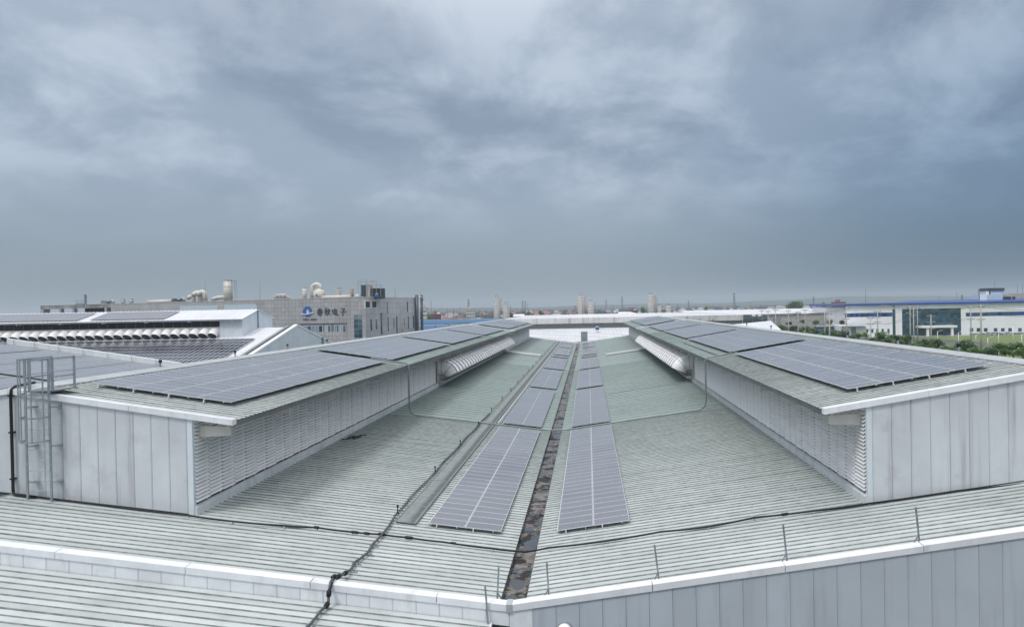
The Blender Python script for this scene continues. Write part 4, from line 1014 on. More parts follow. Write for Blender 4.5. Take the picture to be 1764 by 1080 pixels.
# rooftop plant, each piece its own thing
def dep(px): return OB(U(px), 3.0, 0)[1]
def rt_pt(px, py, back=4.0):
    p = Vector(OB(U(px), back, 0)); return at(px, py, p.y)
def tower(px, ytop, rpx, lab, mt='cream_pipe', back=4.0, nm='exhaust_stack', cap=True):
    p = rt_pt(px, ytop, back); r = rpx / F * p.y; t = thing(nm, lab, 'stack', (p.x, p.y, ZTOP))
    mb = MB(); mb.tube([(p.x, p.y, ZTOP - 1), (p.x, p.y, p.z)], r, 16); mb.build('shaft', mt, t, True)
    if cap: MB().tube([(p.x, p.y, p.z - .12), (p.x, p.y, p.z + .1)], r * 1.07, 16).build('rim', 'concrete', t)
    for f in (.35, .7): MB().tube([(p.x, p.y, ZTOP + (p.z - ZTOP) * f - .06), (p.x, p.y, ZTOP + (p.z - ZTOP) * f + .06)], r * 1.05, 16).build('band', 'concrete', t)
    return t, p, r
t, p, r = tower(392.5, 483, 7, 'tall cream exhaust stack with side ladder on the tiled building roof')
for dx in (r + 1.0, r + 1.9):
    for k in range(1): MB().box(p.x + dx - .05, p.x + dx + .05, p.y - .05, p.y + .05, ZTOP - 1, p.z).build('ladder_rail', 'galv', t)
z = ZTOP
while z < p.z: MB().box(p.x + r + 1.0, p.x + r + 1.9, p.y - .03, p.y + .03, z, z + .07).build('rung', 'galv', t); z += .55
MB().box(p.x + r * .8, p.x + r + 2.0, p.y - .4, p.y + .4, p.z - .1, p.z).build('top_plate', 'galv', t)
q0, q1, q2 = rt_pt(366, 516), rt_pt(375, 513), rt_pt(388, 512)
tag(MB().tube([q0, q1, q2, rt_pt(391, 507)], .85, 12).build('duct', 'cream_pipe', None, True), 'low cream duct elbow at the foot of the tall stack', 'duct')
for px, yt, rr, lab in ((353, 503, 4.2, 'right of three cream duct bends left of the tall stack'), (345, 504, 4.2, 'middle of three cream duct bends left of the tall stack'), (334, 510, 3.4, 'left and lowest of three cream duct bends left of the tall stack')):
    p = rt_pt(px, yt, 5.0); s = rr / F * p.y
    tag(MB().tube([(p.x, p.y, ZTOP - 1), (p.x, p.y, p.z - s), (p.x - s * .35, p.y, p.z - s * .3), (p.x - s * 1.2, p.y, p.z), (p.x - s * 2.1, p.y, p.z - s * .3), (p.x - s * 2.6, p.y - s, p.z - s * 1.2)], s, 12).build('duct_bend', 'cream_pipe', None, True), lab, 'duct')
p = rt_pt(545, 490, 4.0); s = 3.6 / F * p.y; w = 14.5 / F * p.y / 2 
t = thing('scrubber', 'cream gooseneck duct rising and bending into a drum tank above the logo', 'duct', (p.x, p.y, ZTOP))
arc = [(p.x - w, p.y, ZTOP - .5), (p.x - w, p.y, p.z - w)] + [(p.x - w * math.cos(a), p.y, p.z - w + w * math.sin(a)) for a in [math.pi * k / 10 for k in range(1, 10)]] + [(p.x + w, p.y, p.z - w * 1.2)]
MB().tube(arc, s, 14).build('gooseneck', 'cream_pipe', t, True)
q = rt_pt(550, 500, 4.0); r = 10 / F * q.y
MB().tube([(q.x, q.y, ZTOP - .5), (q.x, q.y, q.z - .4), (q.x, q.y, q.z + .6)], [r, r, r * .25], 18).build('drum', 'cream_pipe', t, True)
MB().tube([(q.x - .2, q.y - r - .1, q.z - 2), (q.x - .2, q.y - r + .1, q.z - 2)], .35, 10).build('porthole', 'dark', t)
tower(524.5, 496, 3.6, 'plain cream upright tank left of the gooseneck duct')
tower(583.5, 496.5, 4.0, 'short pale stack right of the gooseneck drum', 'concrete')
tower(606, 498.5, 3.0, 'short terracotta stack beside the dark cooling tower', 'copper')
for px, lab in ((212, 'right'), (226, 'left')): tower(px, 516 if px < 220 else 515, 3.2, 'small grey roof vent drum on the long wing, %s' % ('the left one' if px < 220 else 'the right one'), 'galv')
# cooling tower frame
p = rt_pt(628, 512, 5.0); s = F / p.y
t = thing('cooling_tower', 'dark cooling tower inside a railed steel frame on the tiled building roof', 'cooling tower', (p.x, p.y, ZTOP))
X = lambda px: rt_pt(px, 500, 5.0).x
Z = lambda py: rt_pt(628, py, 5.0).z
MB().box(X(622), X(630.5), p.y, p.y + 4, ZTOP - .5, Z(491)).build('dark_casing', 'letter', t)
MB().box(X(637.5), X(655), p.y + .5, p.y + 4, ZTOP - .5, Z(497)).build('side_casing', 'dark', t)
MB().box(X(631), X(637), p.y - .5, p.y + 3, ZTOP - .5, Z(491)).build('fan_housing', 'concrete', t)
MB().tube([(X(634), p.y, Z(491)), (X(634), p.y, Z(488.5))], .75, 12).build('motor', 'cream_pipe', t)
MB().tube([(X(648), p.y - .8, ZTOP - .2), (X(648), p.y - .8, Z(505))], [1.0, .5], 12).build('blue_tank', 'bluetank', t, True)
MB().tube([(X(615), p.y - 1, ZTOP + .4), (X(622), p.y - 1, ZTOP + .6)], .7, 12).build('side_tank', 'pale_blue', t, True)
for px in (619.5, 624, 632, 641, 647.5, 654.5):
    MB().box(X(px) - .07, X(px) + .07, p.y - 1, p.y - .86, ZTOP, Z(482 if px < 634 else (484 if px < 649 else 491))).build('frame_upright', 'galv', t)
for y, a, b in ((482, 619.5, 633), (486, 619.5, 645), (484, 639, 647.5), (491, 645, 655), (494, 641, 655)):
    MB().box(X(a), X(b), p.y - 1, p.y - .9, Z(y) - .06, Z(y) + .06).build('frame_rail', 'galv', t)
# air handling drum and small pieces
p = rt_pt(486, 506, 5.0); s = p.y / F
t = thing('roof_ventilator', 'grey rounded roof ventilator between the mast and the logo', 'ventilator', (p.x, p.y, ZTOP))
MB().tube([(p.x - 12 * s, p.y, ZTOP + .9), (p.x - 6 * s, p.y, ZTOP + 1.05), (p.x + 6 * s, p.y, ZTOP + 1.05), (p.x + 13 * s, p.y, ZTOP + .4)], [1.0, 1.25, 1.25, .5], 12).build('hood', 'concrete', t)
for k in (-8, -2, 4): MB().box(p.x + k * s, p.x + (k + 3) * s, p.y - 1.35, p.y - 1.1, ZTOP + .3, ZTOP + 1.7).build('vent_grille', 'grey', t)
for px, y0, lab in ((353.5, 484, 'thin mast in front of the duct bends'), (447, 483, 'thin leaning mast between tall stack and ventilator'), (680.5, 494, 'forked aerial right of the cooling tower'), (724, 501, 'stub mast at the right end of the tiled roof')):
    p = rt_pt(px, y0, 4.0) if px < 630 else at(px, y0, 262)
    tag(MB().tube([(p.x, p.y, ZTOP - .5), (p.x + (.3 if px == 447 else 0), p.y, p.z)], [.10, .04], 6).build('mast', 'conduit'), lab, 'mast')
p = rt_pt(147, 508, 4.0); t = thing('railed_chimney', 'small dark chimney with railed platform on the left wing', 'chimney', (p.x, p.y, ZTOP))
MB().tube([(p.x, p.y, ZTOP - .5), (p.x, p.y, p.z)], .42, 10).build('shaft', 'conduit', t); MB().tube([(p.x, p.y, p.z - .2), (p.x - .5, p.y, p.z)], .4, 10).build('cowl', 'conduit', t)
MB().box(p.x - 3.6, p.x, p.y - 1, p.y + 1, ZTOP + .2, ZTOP + .5).build('platform', 'letter', t)
for k in range(6): MB().box(p.x - 3.6 + k * .68, p.x - 3.54 + k * .68, p.y - 1, p.y - .94, ZTOP + .5, ZTOP + 1.9).build('rail_post', 'conduit', t)
for z in (1.2, 1.88): MB().box(p.x - 3.6, p.x, p.y - 1, p.y - .94, ZTOP + z, ZTOP + z + .06).build('hand_rail', 'conduit', t)
for px, lab in ((186, 'left of two pairs of round fans on the long wing roof'), (308, 'right of two pairs of round fans on the long wing roof')):
    p = rt_pt(px, 514, 4.0); t = thing('roof_fan', lab, 'fan', (p.x, p.y, ZTOP))
    for d in (-1.5, 1.6): MB().tube([(p.x + d, p.y - .3, ZTOP + .6), (p.x + d * 1.25, p.y + .5, ZTOP + 1.0)], [1.25, 1.0], 14).build('fan_drum', 'galv', t)
    MB().box(p.x - .5, p.x + .5, p.y - .4, p.y + .4, ZTOP, ZTOP + 1.1).build('motor', 'letter', t)
p0, p1 = rt_pt(256, 517, 5.0), rt_pt(294, 516, 5.0)
tag(MB().tube([(p0.x, p0.y, ZTOP + .5), (p1.x, p1.y, ZTOP + .55)], .75, 10).build('duct', 'cream_pipe', None, True), 'long low cream duct lying along the wing roof', 'duct')
p0, p1 = rt_pt(556, 512, 3.0), rt_pt(604, 512, 3.0)
tag(MB().tube([(p0.x, p0.y, ZTOP + .35), (p1.x, p1.y, ZTOP + .35)], .75, 10).build('duct', 'cream_pipe', None, True), 'low cream duct along the roof edge above the lettering', 'duct')
# ------------------------------------------------------------------ behind the far end of the roof
wr = thing('white_roof_hall', 'white sheet roof hall just beyond the far end of the valley', 'hall', (0, 270, GZ))
def slope(mb, x0, x1, y0, z0, y1, z1, pitch, h=.1):
    x = x0
    while x < x1:
        xe = min(x + pitch, x1)
        mb.face([(x, y0, z0), (xe - .14, y0, z0), (xe - .14, y1, z1), (x, y1, z1)])
        mb.face([(xe - .14, y0, z0), (xe - .07, y0, z0 + h), (xe - .07, y1, z1 + h), (xe - .14, y1, z1)]); mb.face([(xe - .07, y0, z0 + h), (xe, y0, z0), (xe, y1, z1), (xe - .07, y1, z1 + h)])
        x = xe
mb = MB(); slope(mb, -60, 42, 247, 0.2, 289.5, 3.75, 1.5); stuff(mb.build('roof', 'white_roof', wr))
mb = MB()
for k in range(9): y = 250 + 4.4 * k; mb.box(-60, 42, y, y + .12, .2 + (y - 247) * .0835 + .06, .2 + (y - 247) * .0835 + .14)
stuff(mb.build('lap_seams', 'galv', wr))
mb = MB(); mb.box(-60, 42, 247.2, 247.4, GZ, .1); mb.box(-60, -59.8, 247.5, 289, GZ, 0); mb.box(41.8, 42, 247.5, 289, GZ, 0); mb.build('wall', 'dirty_white', wr)
t = thing('stair_box', 'narrow grey stair box standing at the far end of the gutter', 'hut', (1.6, 246, GZ))
a, b = at(1001, 588, 245), at(1012, 572, 245)
MB().box(a.x, b.x, 244.6, 246.6, a.z - 1, b.z).build('wall', 'galv', t); MB().box(a.x - .1, b.x + .1, 244.5, 246.7, b.z, b.z + .15).build('roof', 'galv', t)
MB().box(a.x + .5, a.x + 1.5, 244.52, 244.6, a.z - .5, a.z + 1.6).build('door', 'grey', t)
c = at(1029, 567, 275); t = thing('water_tank', 'small blue water tank on the white hall roof', 'tank', (c.x, 275, c.z))
MB().tube([(c.x, 275, c.z - .4), (c.x, 275, c.z + 1.0), (c.x, 275, c.z + 1.3)], [.75, .75, .3], 14).build('drum', 'bluetank', t, True); MB().box(c.x - .9, c.x + .9, 274.2, 275.8, c.z - .9, c.z - .35).build('stand', 'white', t)
MB().tube([(c.x, 275, c.z + .9), (c.x, 275, c.z + 1.05)], .8, 14).build('lid', 'white', t)
# long hall with stained facade
x0, x1 = at(868, 552, 291).x, at(1280, 552, 291).x
lh = thing('stained_hall', 'long low white hall with dark stains down its facade behind the valley', 'hall', (20, 300, GZ))
z0, z1, z2 = at(1000, 566.5, 291).z, at(1000, 557, 291).z, at(1000, 547.5, 291).z
MB().box(x0 + 3, x1 - .5, 291.5, 292, GZ, z1 + .1).build('recessed_wall', 'grey', lh)
n = 58; w = (x1 - x0) / n
for k in range(n):
    MB().box(x0 + k * w + .02, x0 + (k + 1) * w - .02, 290.6, 290.8, z1, z2).build('facade_panel', 'dirty_white', lh)
mb = MB(); slope(mb, x0, x1, 290.8, z2, 400, at(1000, 541.5, 400).z, 2.4, .15); stuff(mb.build('roof', 'white_roof', lh))
mb = MB(); mb.box(x0, x0 + .3, 291, 400, GZ, z2 - .2); mb.box(x1 - .3, x1, 291, 400, GZ, z2 - .2); mb.box(x0, x1, 399.5, 400, GZ, z2); mb.build('side_wall', 'dirty_white', lh)
for px, yy, wpx, lab in ((1083, 539, 34, 'low white pitched shed on the horizon between the silo groups'), (893, 543, 18, 'small white block right of the left silos'), (915, 546, 90, 'low white parapet strip behind the stained hall at left')):
    p = at(px, yy, 425); w = wpx / F * 425 / 2; t = thing('white_shed', lab, 'shed', (p.x, 425, GZ))
    MB().box(p.x - w, p.x + w, 425, 437, GZ, p.z - .6).build('wall', 'white', t)
    MB().hexa([(p.x - w - .2, 424.8, p.z - .6), (p.x + w + .2, 424.8, p.z - .6), (p.x + w + .2, 437.2, p.z - .6), (p.x - w - .2, 437.2, p.z - .6), (p.x - w - .2, 430.5, p.z + (.6 if wpx < 80 else -.3)), (p.x + w * (.2 if px > 1000 else 1), 430.5, p.z + (.6 if wpx < 80 else -.3)), (p.x + w * (.2 if px > 1000 else 1), 431, p.z + (.6 if wpx < 80 else -.3)), (p.x - w - .2, 431, p.z + (.6 if wpx < 80 else -.3))]).build('roof', 'white_roof', t)
# silos
def silo(px, ytop, yfr, wpx, Y, lab, mt):
    p = at(px, ytop, Y); r = wpx / F * Y / 2; pf = at(px, yfr, Y); t = thing('silo', lab, 'silo', (p.x, Y, GZ), 'concrete silos behind the halls')
    MB().tube([(p.x, Y, GZ), (p.x, Y, p.z)], r, 20).build('shaft', mt, t, True)
    nb = max(3, int((p.z - 2) / 1.9))
    for k in range(nb): z = p.z - .9 - k * 1.75; MB().tube([(p.x, Y, z - .07), (p.x, Y, z + .07)], r + .06, 20).build('hoop', 'greyroof', t)
    MB().tube([(p.x, Y, p.z), (p.x, Y, p.z + .5)], [r * .55, r * .5], 14).build('cap', mt, t)
    h = pf.z; q = r * .42
    mb = MB(); mb.box(p.x - q - .08, p.x - q + .08, Y - .1, Y + .1, p.z, h); mb.box(p.x + q - .08, p.x + q + .08, Y - .1, Y + .1, p.z, h); mb.box(p.x - q, p.x + q, Y - .1, Y + .1, h - .12, h + .05); mb.build('top_frame', 'conduit', t)
    mb = MB()
    for dx in (.25, .75): mb.box(p.x + r + dx, p.x + r + dx + .12, Y - .1, Y, GZ, p.z + .2)
    for k in range(12): z = p.z - k * 1.1; mb.box(p.x + r + .25, p.x + r + .85, Y - .08, Y - .02, z - .06, z)
    mb.build('ladder', 'conduit', t)
silo(855.7, 514.5, 508, 11, 420, 'tall grey silo, the leftmost behind the blue roofs', 'concrete')
silo(872, 527, 520, 11.5, 420, 'short grey silo right beside the tall leftmost one', 'concrete')
silo(1001, 511, 504.5, 12, 420, 'tall rust-topped silo above the far end of the gutter', 'rust')
silo(1017.5, 521.5, 516.5, 11, 420, 'short heavily rusted silo above the far end of the gutter', 'rust')
silo(1121, 509, 504.5, 11.5, 420, 'tall pale silo above the right far monitor', 'concrete')
silo(1127.5, 512, 511, 5, 426, 'slim silo half hidden behind the tall pale silo', 'concrete')
silo(1136, 528, 523, 7, 420, 'small silo just right of the tall pale silo', 'concrete')
silo(1151.5, 527.5, 523, 9.5, 420, 'small rightmost silo of the right silo group', 'concrete')
# blue roofs on the left
def blue(lab, pxl, pxr, yr, ye, Yr, Ye):
    a, b = at(pxl, yr, Yr), at(pxr, yr, Yr); e = at((pxl + pxr) / 2, ye, Ye); zr = at((pxl + pxr) / 2, yr, Yr).z
    t = thing('blue_roof_hall', lab, 'hall', ((a.x + b.x) / 2, Yr, GZ))
    mb = MB(); slope(mb, a.x, b.x, Ye, e.z, Yr, zr, 1.8, .12); stuff(mb.build('roof', 'blue', t))
    mb = MB(); slope(mb, a.x, b.x, Yr, zr, 2 * Yr - Ye, e.z, 1.8, .12); stuff(mb.build('rear_roof', 'blue', t))
    MB().box(a.x, b.x, Yr - .4, Yr + .4, zr - .05, zr + .2).build('ridge_cap', 'pale_blue', t); MB().box(a.x + .2, b.x - .2, Ye + .3, 2 * Yr - Ye - .3, GZ, e.z - .1).build('wall', 'dirty_white', t)
blue('long bright blue roof, the farther one at the foot of the left silos', 640, 889, 551, 557, 372, 352)
blue('bright blue roof, the nearer one beside the tiled building', 660, 812, 560.5, 568, 322, 303)
# white roof beyond the right ridge
tw_ = thing('pale_roof', 'plain white sloped roof just beyond the right monitor ridge', 'roof', (90, 200, GZ))
a, b, c_, d_ = at(1240, 561, 215), at(1328, 552.5, 240), at(1346, 568, 205), at(1230, 575, 190)
mb = MB()
for k in range(14):
    f0, f1 = k / 14, (k + 1) / 14
    p0, p1 = d_.lerp(c_, f0), d_.lerp(c_, f1); q0, q1 = a.lerp(b, f0), a.lerp(b, f1)
    mb.hexa([p0 - Vector((0, 0, .2)), p1.lerp(p0, .04) - Vector((0, 0, .2)), q1.lerp(q0, .04) - Vector((0, 0, .2)), q0 - Vector((0, 0, .2)), p0, p1.lerp(p0, .04), q1.lerp(q0, .04), q0])
mb.build('roof_sheets', 'white_roof', tw_); mb = MB(); mb.hexa([(d_.x, d_.y, GZ), (c_.x, c_.y, GZ), (b.x, b.y, GZ), (a.x, a.y, GZ), d_ - Vector((0, 0, .25)), c_ - Vector((0, 0, .25)), b - Vector((0, 0, .25)), a - Vector((0, 0, .25))]); mb.build('wall', 'dirty_white', tw_)
# pipe gear left of the grey warehouse
for px, lab in ((1299, 'left of two small silver tanks behind the white roof'), (1309, 'right of two small silver tanks behind the white roof')):
    p = at(px, 545, 330); t = thing('silver_tank', lab, 'tank', (p.x, 330, GZ))
    MB().tube([(p.x - 1.2, 330, p.z), (p.x - 1.0, 330, p.z), (p.x + 1.0, 330, p.z), (p.x + 1.2, 330, p.z)], [.3, .9, .9, .3], 12).build('drum', 'galv', t, True)
    for d in (-.8, .8): MB().box(p.x + d - .1, p.x + d + .1, 329.9, 330.1, GZ, p.z).build('leg', 'conduit', t)

# ------------------------------------------------------------------ right: halls beyond the street
YB = 406.0
def bx(px, Y=YB): return at(px, 545, Y).x
def bz(py, px=1600, Y=YB): return at(px, py, Y).z
wh = thing('grey_warehouse', 'long grey-walled white-roofed warehouse left of the blue-trimmed building', 'warehouse', (bx(1400, 440), 440, GZ))
a, b = bx(1322, 440), bx(1458, 440); n = 24
for k in range(n):
    xa, xb = a + (b - a) * k / n, a + (b - a) * (k + 1) / n; f = k / n
    MB().box(xa + .03, xb - .03, 440, 440.3, GZ, bz(541 - 1.5 * f, 1400, 440)).build('wall_panel', 'concrete', wh)
mb = MB(); z0 = bz(540, 1400, 440)
mb.hexa([(bx(1200, 439), 439, z0 - .2), (b, 439, z0 + .4), (b, 520, z0), (bx(1200, 439), 520, z0), (bx(1200, 439), 439, z0), (b, 439, z0 + .6), (b, 520, bz(531, 1400, 520)), (bx(1200, 439), 520, bz(531, 1400, 520))]); mb.build('roof', 'white_roof', wh)
for px in (1334.5, 1342): MB().box(bx(px, 439) - .9, bx(px, 439) + .9, 439.5, 440, GZ, z0 - .3).build('dark_recess', 'grey', wh)
# blue-trimmed building
bb = thing('glass_front_building', 'white building with navy roof trim and a tall dark glass front across the lawn', 'building', (bx(1605), YB, GZ))
def wallbox(p0, p1, y0, y1, mt, name, yo=0.0, th=.4, par=None):
    xm = (p0 + p1) / 2
    return MB().box(bx(p0), bx(p1), YB + yo, YB + yo + th, bz(y1, xm), bz(y0, xm)).build(name, mt, par or bb)
XR = 1850
core = MB(); core.box(bx(1457), bx(XR), YB + .5, YB + 60, GZ, bz(527, 1600)); core.build('core_wall', 'white', bb)
# white panels, leaving the openings
def panels(p0, p1, y0, y1, n):
    for k in range(n):
        a, b = p0 + (p1 - p0) * k / n, p0 + (p1 - p0) * (k + 1) / n
        MB().box(bx(a) + .03, bx(b) - .03, YB, YB + .4, bz(y1, (p0 + p1) / 2) if y1 < 576 else GZ, bz(y0, (p0 + p1) / 2)).build('wall_panel', 'far_white', bb)
panels(1457, 1537.5, 527, 539, 12); panels(1457, 1537.5, 546, 577, 12)
panels(1542.5, 1554, 526, 577, 2); panels(1554, 1655.5, 525.5, 531.5, 12)
panels(1655.5, 1664, 525, 577, 2); panels(1664, XR, 523, 536.5, 22); panels(1664, XR, 543.5, 577, 22)
# navy roof trim that steps with the eave
MB().hexa([(bx(1452), YB - 1.5, bz(527, 1457)), (bx(XR), YB - 1.5, bz(521.5, 1764)), (bx(XR), YB + 62, bz(521.5, 1764)), (bx(1452), YB + 62, bz(527, 1457)), (bx(1452), YB - 1.5, bz(524.2, 1457)), (bx(XR), YB - 1.5, bz(518.5, 1764)), (bx(XR), YB + 62, bz(517.5, 1764)), (bx(1452), YB + 62, bz(523, 1457))]).build('roof_trim', 'navy', bb)
a, b = bx(1560), bx(XR); zz = bz(519.5, 1650)
MB().hexa([(a, YB + 8, zz - 1), (b, YB + 8, zz - 1), (b, YB + 60, zz - 1), (a, YB + 60, zz - 1), (a + 20, YB + 30, zz + .9), (b, YB + 30, zz + 1.2), (b, YB + 32, zz + 1.2), (a + 20, YB + 32, zz + .9)]).build('roof', 'navy', bb)
# strip windows
def strip(p0, p1, y0, y1, n, mt='navy'):
    f = wallbox(p0, p1, y0, y1, mt, 'window_band', .1)
    for k in range(n):
        a, b = p0 + (p1 - p0) * k / n, p0 + (p1 - p0) * (k + 1) / n
        if random.random() < .62: MB().box(bx(a) + .12, bx(b) - .12, YB - .02, YB + .1, bz(y1, (p0 + p1) / 2) + .25, bz(y0, (p0 + p1) / 2) - .25).build('pane', 'glass', f)
strip(1456, 1537, 539.3, 546, 18); strip(1664, XR, 537, 543.5, 30)
wallbox(1538, 1542.3, 533, 577, 'glass', 'slit_window', .1)
# glass front with mullions, every pane on its own
gf = wallbox(1554, 1655.5, 531.5, 577, 'letter', 'glass_front', .25)
for i in range(16):
    for j in range(11):
        p0, p1 = 1554 + 101.5 * i / 16, 1554 + 101.5 * (i + 1) / 16; y0, y1 = 531.5 + 45.5 * j / 11, 531.5 + 45.5 * (j + 1) / 11
        o = MB().box(bx(p0) + .1, bx(p1) - .1, YB + .12, YB + .2, bz(y1, 1605) + .1, bz(y0, 1605) - .1).build('pane', 'glass', gf); 
# porch
pc = MB(); pc.box(bx(1577), bx(1638), YB - 7, YB, bz(564, 1605), bz(560.5, 1605)); pc.build('porch_roof', 'far_white', bb)
for px in (1589, 1630.5): MB().box(bx(px) - .6, bx(px) + .6, YB - 6.5, YB - 5.3, GZ, bz(564, 1605)).build('porch_column', 'white', bb)
for px in (1673, 1685, 1697.5, 1714.5, 1727, 1739.5, 1756.5):
    fr = wallbox(px - 3.4, px + 3.4, 564.6, 571.4, 'white', 'window', -.1, .2)
    wallbox(px - 3, px + 3, 565, 571, 'glass', 'pane', -.14, .1, fr)
for px in (1473, 1482, 1493, 1502, 1511, 1520, 1530):
    fr = wallbox(px - 2.4, px + 2.4, 566, 573.5, 'white', 'window', -.1, .2); wallbox(px - 2, px + 2, 566.5, 573, 'glass', 'pane', -.14, .1, fr)
MB().box(bx(1664), bx(XR), YB - 4, YB - 3.6, GZ, bz(573.5, 1710)).build('green_screen', 'leaf', bb)
# entrance lodge
lg = thing('gate_lodge', 'low white gate lodge with ribbed canopy left of the glass front', 'lodge', (bx(1470), 396, GZ))
MB().box(bx(1459, 396), bx(1492, 396), 396, 402, GZ, bz(562.5, 1475, 396)).build('wall', 'white', lg); MB().box(bx(1442, 395), bx(1493, 395), 393, 403, bz(561.5, 1475, 395), bz(559.8, 1475, 395)).build('canopy', 'white', lg)
for k in range(4): q = bx(1461 + 5 * k, 396); MB().beam((q, 394, bz(559.5, 1475, 396)), (q + 2.2, 394, bz(555, 1475, 396)), .35, .2).build('canopy_rib', 'pale_blue', lg)
MB().box(bx(1466, 396), bx(1474, 396), 395.85, 396, GZ, bz(564, 1475, 396)).build('door', 'grey', lg)
nv = thing('blue_shed', 'low dark blue shed behind the street trees in front of the grey warehouse', 'shed', (bx(1425, 425), 425, GZ))
MB().box(bx(1407, 425), bx(1455, 425), 425, 431, GZ, bz(563, 1430, 425)).build('wall', 'navy', nv); MB().box(bx(1406, 425), bx(1456, 425), 424.5, 431.5, bz(563, 1430, 425), bz(561.5, 1430, 425)).build('roof', 'greyroof', nv)
# roof house
rh = thing('roof_house', 'white stair and plant block on the roof of the glass fronted building', 'roof house', (bx(1710), YB + 30, bz(518, 1710)))
Y2 = YB + 25
def rb(p0, p1, y0, y1, mt, name, yo=0, d=8): return MB().box(bx(p0, Y2), bx(p1, Y2), Y2 + yo, Y2 + yo + d, bz(y1, 1710, Y2) - 1.5, bz(y0, 1710, Y2)).build(name, mt, rh)
rb(1688, 1728, 507.5, 517, 'pale_blue', 'lower_block'); rb(1688, 1700, 507.3, 517, 'white', 'corner_block', -.3, 1); rb(1702, 1731.5, 497, 507.5, 'pale_blue', 'upper_block', 1, 7); rb(1701.5, 1708, 496.8, 507.5, 'white', 'upper_corner', .7, 1)
rb(1701, 1732, 496.2, 497, 'letter', 'upper_roof', .5, 8); rb(1705.5, 1707.5, 499.5, 505, 'dark', 'door', .5, .3)
rb(1728, 1752, 507, 517, 'concrete', 'plant_room', .5); rb(1728.5, 1743, 511.5, 517, 'dark', 'louvre_opening', .3, .3); rb(1745, 1750, 511.5, 517, 'dark', 'louvre_opening', .3, .3); rb(1752, XR, 506, 517, 'concrete', 'plant_room', 1)
for px, y0 in ((1713.5, 480), (1752.5, 489), (1761, 489)): 
    p = at(px, y0, Y2 + 3); tag(MB().tube([(p.x, p.y, bz(507, 1710, Y2)), (p.x, p.y, p.z)], [.16, .06], 5).build('mast', 'conduit'), {1713.5: 'thin mast above the white roof house', 1752.5: 'left of two masts at the right edge above the plant room', 1761: 'right of two masts at the right edge above the plant room'}[px], 'mast')

# ------------------------------------------------------------------ lawn, road
lw_ = MB().face([(bx(1590, 390), 290, GZ + .02), (900, 290, GZ + .02), (900, 396, GZ + .02), (bx(1590, 390), 396, GZ + .02)]).build('lawn', 'grass'); tag(lw_, None, None, kind='structure')
rd = MB().face([(60, 396.5, GZ + .03), (900, 396.5, GZ + .03), (900, 405, GZ + .03), (60, 405, GZ + .03)]).build('road', 'concrete'); tag(rd, None, None, kind='structure')
r2 = MB().face([(130, 225, GZ + .012), (142, 225, GZ + .012), (142, 396, GZ + .012), (130, 396, GZ + .012)]).build('street', 'asphalt'); tag(r2, None, None, kind='structure')
verge = MB().face([(70, 60, GZ + .008), (900, 60, GZ + .008), (900, 289, GZ + .008), (70, 289, GZ + .008)]).build('verge', 'grass'); tag(verge, None, None, kind='structure')

# ------------------------------------------------------------------ trees
def crown_mesh(seed, light, n=2200, shape=(1, 1, 1)):
    rr = random.Random(seed); mb = MB()
    lobes = [(rr.uniform(-.55, .55), rr.uniform(-.55, .55), rr.uniform(-.35, .45), rr.uniform(.34, .58)) for _ in range(11)]
    for k in range(n):
        lx, ly, lz, lr = rr.choice(lobes)
        th, cz = rr.uniform(0, 2 * math.pi), rr.uniform(-.75, 1); q = math.sqrt(1 - cz * cz); rad = lr * rr.uniform(.62, 1.06)
        c = Vector((lx + math.cos(th) * q * rad, ly + math.sin(th) * q * rad, lz + cz * rad * .85))
        a = Vector((rr.uniform(-1, 1), rr.uniform(-1, 1), rr.uniform(-.4, .4))).normalized(); b = a.cross(Vector((rr.uniform(-.6, .6), rr.uniform(-.6, .6), 1)).normalized()); s = rr.uniform(.05, .12)
        c = Vector((c.x * shape[0], c.y * shape[1], c.z * shape[2]))
        mb.face([c - a * s, c - b * s * .6, c + a * s, c + b * s * .6])
    return mb.mesh('crown', 'leaf_light' if light else 'leaf')
def trunk_mesh(seed):
    rr = random.Random(seed); mb = MB(); mb.tube([(0, 0, 0), (.02, .01, .3), (.0, .03, .62)], [.05, .038, .022], 7)
    for k in range(5):
        a = k * 1.26 + rr.random(); mb.tube([(0, 0, .3 + .05 * k), (math.cos(a) * .14, math.sin(a) * .14, .45 + .05 * k), (math.cos(a) * .28, math.sin(a) * .28, .62 + .05 * k)], [.022, .015, .006], 5)
    return mb.mesh('trunk', 'bark')
CR = [crown_mesh(k, False) for k in range(4)] + [crown_mesh(9, True)]; TR = [trunk_mesh(k) for k in range(3)]
def tree(px, ytop, wpx, lab, light=False, tall=8.0, name='street_tree'):
    hz = 540 - math.tan(.0088) * F - .019 * (px - 997); Y = min(445, (12.6 - (tall + GZ)) * F / max(8, ytop - hz))
    p = at(px, ytop - random.uniform(0, 3), Y); w = wpx / F * Y / 2 * random.uniform(1.2, 1.6); h = p.z - GZ; t = thing(name, lab, 'tree', (p.x, Y, GZ), 'trees along the street on the right')
    ch = min(h * .55, w * .95)
    o = put('crown', CR[4] if light else random.choice(CR[:4]), t, (0, 0, h - ch * .95), (0, 0, random.random() * 6)); o.scale = (w * .95, w * .95, ch)
    o = put('trunk', random.choice(TR), t, (0, 0, 0), (0, 0, random.random() * 6)); o.scale = (w, w, h * .95)
